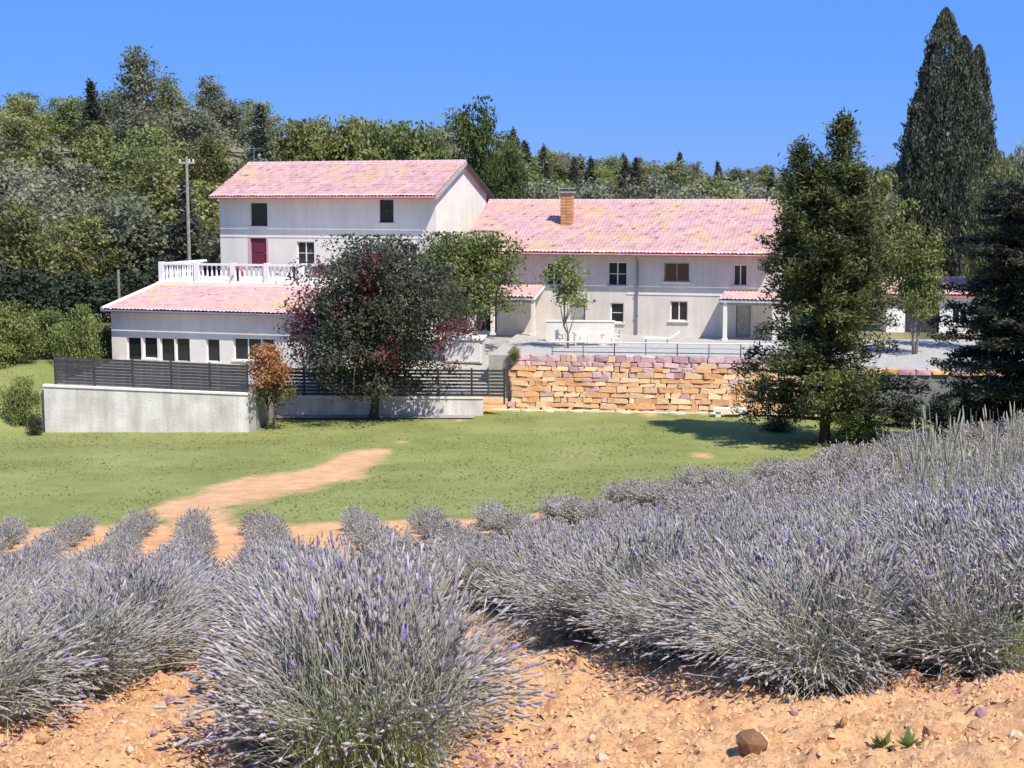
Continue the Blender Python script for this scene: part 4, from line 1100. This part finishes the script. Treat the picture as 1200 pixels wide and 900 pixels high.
shrub('dark low shrub at the very foot of the white wall end', 40, 0, 69.0, 485, .8, shrubm[1])
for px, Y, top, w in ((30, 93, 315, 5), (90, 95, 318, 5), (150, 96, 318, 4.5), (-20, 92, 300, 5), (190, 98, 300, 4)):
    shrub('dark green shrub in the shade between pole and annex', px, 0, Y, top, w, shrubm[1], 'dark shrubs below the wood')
shrub('low dark shrub set in for the conifer shadow at the lawn edge between stone bench and conifer trunk', 912, 0, 70.5, 488, 1.7, shrubm[1], zb=Gs(px_x(912, 70.5), 70.5))  # dark shrub form stands in for the conifer's shadow on the lawn
shrub('low green grassy shrub right of the conifer trunk', 1010, 0, 66.5, 486, 2.6, limes[1])
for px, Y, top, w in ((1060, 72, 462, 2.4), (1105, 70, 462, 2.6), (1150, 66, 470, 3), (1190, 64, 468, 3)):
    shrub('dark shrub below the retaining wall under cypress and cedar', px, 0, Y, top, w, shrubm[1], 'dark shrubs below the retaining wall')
shrub('tuft of greenery on the corner of the dry stone wall', 604, 0, 78.3, 404, .7, limes[0], zb=T_Z - .2)

# ------------------------------------------------------------------ lavender
M_STALK = leafmat('lavender_stalk', [(.28, .275, .20), (.43, .42, .315), (.57, .555, .43)], trans=.1, objvar=.1)
M_LEAF = leafmat('lavender_leaf', [(.17, .18, .125), (.29, .295, .21), (.41, .41, .30)], trans=.2, objvar=.1)
M_SPIKE = leafmat('lavender_flower', [(.235, .21, .195), (.36, .325, .305), (.49, .45, .42), (.30, .22, .45)], trans=.15, rough=.95, objvar=.1, hue=.01)
def stalk_tubes(P, r, ns):
    """P (n,k,3) polylines -> 3-sided tubes."""
    n, k, _ = P.shape
    T = unit(np.gradient(P, axis=1)); a = unit(np.cross(T, np.array([.3, .2, .93]))); b = np.cross(T, a)
    ang = np.arange(ns) * 2 * math.pi / ns
    rr = r if isinstance(r, np.ndarray) else np.full((n, k), r)
    V = P[:, :, None] + (a[:, :, None] * np.cos(ang)[None, None, :, None] + b[:, :, None] * np.sin(ang)[None, None, :, None]) * rr[:, :, None, None]
    idx = np.arange(n * k * ns).reshape(n, k, ns); nx_ = np.roll(idx, -1, 2)
    F = np.stack([idx[:, :-1], nx_[:, :-1], nx_[:, 1:], idx[:, 1:]], -1).reshape(-1, 4)
    return V.reshape(-1, 3), F, (k - 1) * ns
def lavender(seed, n, Wd=1.5, H=1.0, k=4, ns=3, r=.0019, leaves=7, spike_rings=6, spike_n=5, sr=.0098, sl=.068, low=.25):
    """A mound of leaves with straight stalks fanning out, each ending in a flower spike."""
    rng = np.random.default_rng(seed)
    q = 46; caz = rng.uniform(0, 2 * math.pi, q); cth = np.arccos(1 - rng.random(q) * (1 - math.cos(R(80)))); cl = rng.uniform(.78, 1.08, q)
    ci = rng.integers(0, q, n)                                        # stalks stand in loose tufts
    az = caz[ci] + rng.normal(0, .22, n) / np.maximum(.25, np.sin(cth[ci])); th = np.abs(cth[ci] + rng.normal(0, .13, n))
    br = .3 * np.sqrt(rng.random(n)); ba = az + rng.normal(0, .7, n); b0 = np.stack([br * np.cos(ba), br * np.sin(ba), np.full(n, .02)], 1)
    ex = Wd / 2 * np.sin(th); ez = H * np.maximum(.05, np.cos(th)) ** .75 + .08
    ln = cl[ci] * rng.uniform(.66, 1.05, n) + (rng.random(n) < .05) * rng.uniform(0, .16, n)
    tip = np.stack([ex * np.cos(az), ex * np.sin(az), ez], 1) * ln[:, None]
    tip += rng.normal(0, .03, (n, 3)); tip[:, 2] = np.maximum(tip[:, 2], .07)
    t = np.linspace(0, 1, k)[None, :, None]
    mid = b0 * .62 + tip * .38 + np.array([0, 0, 1.0]) * (.10 + .10 * np.sin(th))[:, None] + rng.normal(0, .075, (n, 3))
    P = (1 - t) ** 2 * b0[:, None] + 2 * t * (1 - t) * mid[:, None] + t * t * tip[:, None]
    Vs, Fs, per = stalk_tubes(P, r, ns); st_t = np.repeat(rng.random(n), per)
    # spikes
    d = unit(P[:, -1] - P[:, -2]); sL = sl * rng.uniform(.5, 1.35, n)
    ring = np.linspace(0, 1, spike_rings)
    Q = P[:, -1][:, None] + d[:, None] * (ring[None, :, None] * sL[:, None, None])
    prf = np.sin(np.pi * (ring * .86 + .12)) * np.where(np.arange(spike_rings) % 2, 1.0, .62)
    prf[-1] = .12
    Vq, Fq, perq = stalk_tubes(Q, prf[None, :] * sr * rng.uniform(.7, 1.35, n)[:, None], spike_n)
    sp_t = np.repeat(np.where(rng.random(n) < .05, .92 + .08 * rng.random(n), .7 * rng.random(n)), perq)
    # leaves along the lower two thirds
    m = n * leaves; pi = np.repeat(np.arange(n), leaves); tt = rng.uniform(.05, .62, m)[:, None]
    c = (1 - tt) ** 2 * b0[pi] + 2 * tt * (1 - tt) * mid[pi] + tt * tt * tip[pi]
    dl = unit(unit(tip[pi] - b0[pi]) + rng.normal(0, .55, (m, 3)))
    Ll = rng.uniform(.035, .075, m) * (1 if n > 1000 else 1.5)
    Vl = leaf_quads(c + dl * Ll[:, None] * .5, dl, unit(rng.normal(0, 1, (m, 3))), Ll, Ll * (.13 if n > 1000 else .3))
    Fl = np.arange(4 * m).reshape(m, 4)
    return (Vs, Fs, st_t), (Vq, Fq, sp_t), (Vl, Fl, rng.random(m))
def lav_parts(p):
    return (mesh_np('stalks', p[0][0], p[0][1], M_STALK, tint=p[0][2]), mesh_np('flower_spikes', p[1][0], p[1][1], M_SPIKE, tint=p[1][2]), mesh_np('leaves', p[2][0], p[2][1], M_LEAF, tint=p[2][2]))
def lav_single(p):
    o1, o2 = len(p[0][0]), len(p[0][0]) + len(p[1][0])
    V = np.concatenate([q[0] for q in p]); F = np.concatenate([p[0][1], p[1][1] + o1, p[2][1] + o2])
    return mesh_np('lavender_bush', V, F, [M_STALK, M_SPIKE, M_LEAF], tint=np.concatenate([q[2] for q in p]), fmat=np.repeat([0, 1, 2], [len(q[1]) for q in p]))
LAV_NEAR = [lav_parts(lavender(500 + i, 1700, Wd=1.62 + .08 * i, H=.86 - .05 * i, k=6, leaves=10)) for i in range(4)]
LAV_MID = [lav_single(lavender(510 + i, 750, Wd=1.6, H=.82, k=3, r=.0035, leaves=5, spike_rings=4, spike_n=3, sr=.012, sl=.085)) for i in range(3)]
LAV_FAR = [lav_single(lavender(520 + i, 330, H=.8, k=3, r=.006, leaves=5, spike_rings=3, spike_n=3, sr=.02, sl=.11)) for i in range(3)]
LAB_L = 'grey-violet lavender bush growing in the rows of the field'
GRP_L = 'lavender bushes planted in rows'
rnd = random.Random(5)
RDX = -.185
def lav(x, y, s=1.0, label=LAB_L, group=GRP_L, k=None):
    z = Gs(x, y) - .04; i = rnd.randint(0, 3 if y < 15 else 2) if k is None else k
    rz = rnd.uniform(0, 6.28); sc = s * rnd.uniform(.92, 1.08)
    if y < 15:
        t = empty('lavender_bush', label, 'lavender', (x, y, z), rz, group); t.scale = (sc, sc, sc)
        for n_, me in zip(('stalks', 'flower_spikes', 'leaves'), LAV_NEAR[i]): ob(n_, me, t)
        return t
    me = (LAV_MID if y < 25 else LAV_FAR)[i]
    o = ob('lavender_bush', me, loc=(x, y, z), rot=(0, 0, rz), scale=(sc, sc, sc)); return tag(o, label, 'lavender', group)
ROWS = [(.54, 7.85)] + [(-1.26 - 1.7 * i, 11.0 - 1.6 * (i > 0)) for i in range(10)] + [(3.2 + 1.85 * i, 8.5 + .2 * (i % 3)) for i in range(14)]
nlav = 0
ORD = ['first', 'second', 'third', 'fourth', 'fifth', 'sixth', 'seventh', 'eighth', 'ninth', 'tenth', 'eleventh', 'twelfth', 'thirteenth', 'fourteenth']
def row_label(a):
    if a == ROWS[0][0]: return 'grey-violet lavender bush lined up behind the large foreground bush with green shoots', 'lavender row of the foreground bush'
    side = 'white garden wall' if a < 0 else 'dark cedar'
    i = ORD[round((-1.26 - a) / 1.7) if a < 0 else round((a - 3.2) / 1.85)]
    return f'lavender bush in the {i} row from the foreground bush towards the {side}', f'{i} lavender row towards the {side}'
for a, y0 in ROWS:
    y = y0
    while y < FIELD_END + .1:
        x = a + RDX * y + .12 * math.sin(y * .7 + a * 3) + (.34 * float(1 - sstep(14, 30, y)) if -1.3 < a < 0 else .2 * float(1 - sstep(9, 16, y)) if 3 < a < 3.5 else 0)
        if abs(x) < .352 * y + (2.6 if y < 24 else 1.4):
            s = .98 if y < 12 else .97 - .08 * sstep(14, 30, y) - (.13 * sstep(25, 33, y) if x < 3 else .05 * sstep(28, 36, y))
            lav(x + rnd.uniform(-.06, .06), y, float(s) * (.94 if a < 0 else 1), *row_label(a)); nlav += 1
        y += (1.0 if y < 15 else 1.12) * rnd.uniform(.94, 1.06)
# the foremost bushes
fb = lav(-.66, 6.72, 1.04, 'large foreground lavender bush with fresh green shoots at its base', None, 0)
lav(-3.3, 8.35, 1.0, 'lavender bush at the front end of its row beside the strip of soil', None, 1)
lav(-3.05, 9.7, .96, 'lavender bush tucked behind the front one beside the strip of soil', None, 2)
sb1 = lav(2.62, 8.3, .9, 'lavender bush at the front between two rows above stony bare soil', None, 1)
sb2 = lav(3.35, 8.55, 1.0, 'lavender bush at the front corner of the field by tall grass', None, 2)
print('lavender bushes', nlav)
# fresh green shoots in the foremost bush
rng = np.random.default_rng(77); n = 1300
a_ = rng.uniform(0, 6.28, n); r_ = .2 * np.sqrt(rng.random(n))
b0 = np.stack([r_ * np.cos(a_), r_ * np.sin(a_), np.full(n, .05)], 1)
tip = b0 + np.stack([rng.normal(0, .10, n), rng.normal(0, .10, n), rng.uniform(.25, .62, n)], 1)
t_ = rng.uniform(.3, 1, (n, 1)); c = b0 + (tip - b0) * t_
Ls = rng.uniform(.04, .09, n)
M_SHOOT = leafmat('fresh_shoots', [(.16, .20, .05), (.27, .32, .10), (.38, .42, .15)])
shm = mesh_np('green_shoots', leaf_quads(c, unit(tip - b0 + rng.normal(0, .08, (n, 3))), unit(rng.normal(0, 1, (n, 3))), Ls, Ls * .09), np.arange(4 * n).reshape(n, 4), M_SHOOT, tint=rng.random(n))
for sb_, dx, dy, s_ in ((sb1, .2, -.5, .8), (sb1, .42, -.42, .7), (sb2, -.1, -.5, .9), (sb2, .3, -.5, .7), (sb2, -.4, -.4, .6)):
    ob('green_shoots', shm, sb_, loc=sb_.matrix_basis.inverted() @ Vector((sb_.location.x + dx, sb_.location.y + dy, sb_.location.z + .06)), scale=s_)
inv = fb.matrix_basis.inverted()
for dx, dy, s_ in ((-.08, -.40, .9), (.2, -.44, .75)):
    p = inv @ Vector((fb.location.x + dx, fb.location.y + dy, fb.location.z + .05)); ob('green_shoots', shm, fb, loc=p, scale=s_)
# ------------------------------------------------------------------ stones, clods and weeds on the bare soil
SMAT = [mat('earth_clod', (.56, .32, .16), .95, .2, 9, .6, 30), mat('pale_stone', (.66, .48, .32), .92, .18, 9, .5, 30), mat('mauve_pebble', (.42, .26, .27), .92, .2, 9, .5, 30), mat('brown_stone', (.24, .125, .06), .92, .2, 9, .5, 30)]
def rock(seed, m):
    rng = random.Random(seed); bm = bmesh.new(); bmesh.ops.create_icosphere(bm, subdivisions=2 if seed == 777 else 1, radius=.5)
    for v in bm.verts: v.co *= rng.uniform(.72, 1.12) if seed != 777 else rng.uniform(.93, 1.05) * (1 + .12 * math.sin(3 * v.co.x * 2 + 1) + .08 * math.sin(9 * v.co.z + 5 * v.co.y))
    me = bpy.data.meshes.new('stone'); bm.to_mesh(me); bm.free(); me.materials.append(m); return me
RK = [[rock(700 + 10 * i + j, SMAT[i]) for j in range(3)] for i in range(4)]
def surf(x, y): return float(soil_z(np.array([x]), np.array([y]))[0])
SOILP = []
while len(SOILP) < 240:
    y = rnd.uniform(5.6, 12.5); x = rnd.uniform(-.36 * y, .36 * y)
    ds = min(abs(x - (a + RDX * y)) for a, y0 in ROWS if y > y0 - .9) if y > 7.3 else 1 if abs(x + .67) > .5 else 0
    if ds < .42: continue
    SOILP.append((x, y))
for x, y in SOILP:
    s = rnd.choice((.03, .035, .045, .06, .09)) * rnd.uniform(.8, 1.2)
    k = rnd.choice((0, 0, 0, 1, 1, 2))
    ob('stone', rnd.choice(RK[k]), field, loc=(x, y, surf(x, y) + s * .15), rot=[rnd.uniform(0, 6.28) for _ in range(3)], scale=(s * rnd.uniform(.9, 1.4), s, s * .7))
bg = ground_hit(880, 882)
big = ob('stone', rock(777, SMAT[3]), field, loc=(bg.x, bg.y, surf(bg.x, bg.y) + .03), rot=(.3, .2, .5), scale=(.17, .15, .12)); big['label'] = 'round brown stone on the bare soil'
rng = np.random.default_rng(8); n = 16000                              # crumbs of earth too small to count
cy_ = rng.uniform(5.4, 14, n); cx_ = rng.uniform(-.38, .38, n) * cy_; cz_ = soil_z(cx_, cy_)
s = rng.uniform(.006, .022, n); base = np.array([[1, 0, -.3], [-.5, .87, -.3], [-.5, -.87, -.3], [0, 0, 1.0]])
ang = rng.uniform(0, 6.28, n); rot = np.stack([np.stack([np.cos(ang), -np.sin(ang), 0 * ang], 1), np.stack([np.sin(ang), np.cos(ang), 0 * ang], 1), np.stack([0 * ang, 0 * ang, 1 + 0 * ang], 1)], 1)
V = (np.einsum('nij,kj->nki', rot, base) * (s[:, None, None] * rng.uniform(.7, 1.4, (n, 4, 1))) + np.stack([cx_, cy_, cz_ + s * .2], 1)[:, None]).reshape(-1, 3)
F = (np.array([[0, 1, 3], [1, 2, 3], [2, 0, 3]])[None] + (np.arange(n) * 4)[:, None, None]).reshape(-1, 3)
stuff(ob('earth_crumbs', mesh_np('earth_crumbs', V, F, SMAT[0]), field))
n = 10000; pc = []                                                     # fallen dried flowers under the bushes
rng = np.random.default_rng(18)
while len(pc) < n:
    y = rng.uniform(5.6, 14); x = rng.uniform(-.37, .37) * y
    ds = min([abs(x - (a + RDX * y)) for a, y0 in ROWS if y > y0 - .5] + [math.hypot(x + .66, y - 6.72), math.hypot(x - 2.62, y - 8.3), math.hypot(x - 3.35, y - 8.55), math.hypot(x + 3.3, y - 8.35)])
    if .45 < ds < 1.05 and rng.random() < math.exp(-(ds - .45) * 3): pc.append((x, y))
pc = np.array(pc); c = np.stack([pc[:, 0], pc[:, 1], soil_z(pc[:, 0], pc[:, 1]) + .006], 1); d = unit(rng.normal(0, 1, (n, 3)) * [1, 1, .25]); L = rng.uniform(.015, .05, n)
stuff(ob('fallen_flowers', mesh_np('fallen_flowers', leaf_quads(c, d, unit(rng.normal(0, .3, (n, 3)) + [0, 0, 1]), L, L * .5), np.arange(4 * n).reshape(n, 4), leafmat('fallen_petals', [(.30, .13, .18), (.52, .25, .31), (.66, .40, .44)]), tint=rng.random(n)), field))
def weed(label, px, py, s, group=None):
    p = ground_hit(px, py); t = empty('weed', label, 'weed', (p.x, p.y, surf(p.x, p.y) - .01), rnd.uniform(0, 6), group)
    rng = np.random.default_rng(int(px)); n = 16; a = np.arange(n) * 2.4; el = rng.uniform(.3, 1.1, n)
    d = np.stack([np.cos(a) * np.cos(el), np.sin(a) * np.cos(el), np.sin(el)], 1); L = s * rng.uniform(.6, 1, n)
    ob('leaves', mesh_np('leaves', leaf_quads(d * L[:, None] * .5, d, unit(np.stack([-np.cos(a) * .6, -np.sin(a) * .6, np.ones(n)], 1)), L, L * .35), np.arange(4 * n).reshape(n, 4), L_LIME, tint=rng.random(n)), t)
    MB().tube([(0, 0, -.03), (0, 0, s * .5)], [.004, .002], 5).obj('stem', M_SHOOT, t)
weed('tiny green weed on the bare soil beside its twin', 1034, 872, .10); weed('second tiny green weed on the bare soil, with fuller leaves', 1064, 872, .11)
# ------------------------------------------------------------------ tall dry grass at the right edge of the field
M_DRY = leafmat('dry_grass', [(.22, .22, .13), (.36, .35, .23), (.52, .50, .36)], trans=.2)
def grass_mesh(seed, n, H, spread, heads=True):
    rng = np.random.default_rng(seed); az = rng.uniform(0, 6.28, n); r0 = spread * .3 * np.sqrt(rng.random(n))
    b0 = np.stack([r0 * np.cos(az), r0 * np.sin(az), np.full(n, -.05)], 1); h = H * rng.uniform(.45, 1.05, n)
    tip = b0 + np.stack([np.cos(az) * spread * rng.random(n), np.sin(az) * spread * rng.random(n), h], 1)
    mid = (b0 + tip) / 2 + np.stack([0 * h, 0 * h, h * .12], 1); t = np.linspace(0, 1, 4)[None, :, None]
    P = (1 - t) ** 2 * b0[:, None] + 2 * t * (1 - t) * mid[:, None] + t * t * tip[:, None]
    V1, F1, per = stalk_tubes(P, np.tile(np.array([.007, .006, .005, .003]), (n, 1)), 3)
    m = n // 2; d = unit(P[:m, -1] - P[:m, -2]); Q = P[:m, -1][:, None] + d[:, None] * (np.linspace(-.3, 1, 4)[None, :, None] * .12)
    V2, F2, per2 = stalk_tubes(Q, np.tile(np.array([.004, .016, .013, .003]), (m, 1)), 4)
    return mesh_np('tall_grass', np.concatenate([V1, V2]), np.concatenate([F1, F2 + len(V1)]), M_DRY, tint=np.concatenate([np.repeat(rng.random(n), per), np.repeat(.5 + .5 * rng.random(m), per2)]))
GM = [grass_mesh(800 + i, 9, 1.0, .4) for i in range(4)]
for i in range(34):
    px = 1065 + (i * 4.4) + rnd.uniform(-8, 8); Y = rnd.uniform(17, 30); x = px_x(px, Y); g_ = Gs(x, Y)
    zt = at(px, rnd.uniform(462, 512) + (12 if px < 1100 else 0), Y).z; s = max(.5, min(2.4, zt - g_))
    tag(ob('tall_grass', GM[i % 4], loc=(x, Y, g_ - .02), rot=(0, 0, rnd.uniform(0, 6)), scale=(1, 1, s)), 'tuft of tall pale dry grass rising above the lavender before the cedar', 'grass', 'tall grass tufts at the field edge')
# grass blades over the lawn
rng = np.random.default_rng(9); n = 60000
gy_ = FIELD_END + .8 + (77 - FIELD_END) * rng.random(n); gx_ = rng.uniform(-.37, .37, n) * gy_
gz_ = G(gx_, gy_) + .06 * fbm(gx_ / 1.3, gy_ / 1.3, 4, 8) + .07
keep = (rng.random(n) < np.clip(.15 + 2.2 * (fbm(gx_ / 2.5, gy_ / 2.5, 4, 91) + .12), .06, 1)) & (bare(gx_, gy_) < .3) & ~((gx_ < -12.2) & (gx_ > -22.8) & (gy_ > 69.6)) & ~((gx_ < -1) & (gy_ > 73) & (gx_ > -13))
gx_, gy_, gz_ = gx_[keep], gy_[keep], gz_[keep]; n = len(gx_)
c = np.stack([gx_, gy_, gz_ + .03], 1); d = unit(np.stack([rng.normal(0, 1, n), rng.normal(0, 1, n), np.full(n, .45)], 1)); L = rng.uniform(.06, .2, n)
M_BLADE = leafmat('lawn_blades', [(.19, .205, .062), (.24, .26, .08), (.30, .305, .11)])
stuff(tag(ob('grass', mesh_np('grass', leaf_quads(c, d, unit(rng.normal(0, .35, (n, 3)) + [0, 0, 1]), L, L * .3), np.arange(4 * n).reshape(n, 4), M_BLADE, tint=rng.random(n))), 'short olive-green grass covering the lawn', 'grass'))
# foot-wide white chair and post by the shady tree
p = ground_hit(443, 484)
dc = empty('deck_chair', 'white folding deck chair on the gravel under the shady tree', 'chair', (p.x, p.y, p.z + .12), R(35))
MB().box(-.25, .25, -.3, .2, .34, .38).obj('seat', M_WHITE2, dc)
mb = MB(); prism(mb, [(-.25, .2, .34), (.25, .2, .34), (.25, .23, .36), (-.25, .23, .36)], [(-.25, .55, .98), (.25, .55, .98), (.25, .58, 1.0), (-.25, .58, 1.0)]); mb.obj('backrest', M_WHITE2, dc)
for sx in (-.23, .23):
    MB().tube([(sx, -.28, -.02), (sx, .28, .5)], .02, 6).obj('leg', M_WHITE2, dc); MB().tube([(sx, .3, -.02), (sx, -.25, .36)], .02, 6).obj('leg', M_WHITE2, dc)
p = ground_hit(491, 486)
gpst = empty('gate_post', 'slim white gate post before the slatted fence', 'post', (p.x, p.y, p.z + .05))
MB().box(-.08, .08, -.08, .08, -.1, 1.35).obj('shaft', M_WHITE2, gpst); MB().box(-.11, .11, -.11, .11, 1.35, 1.42).obj('cap', M_WHITE2, gpst)
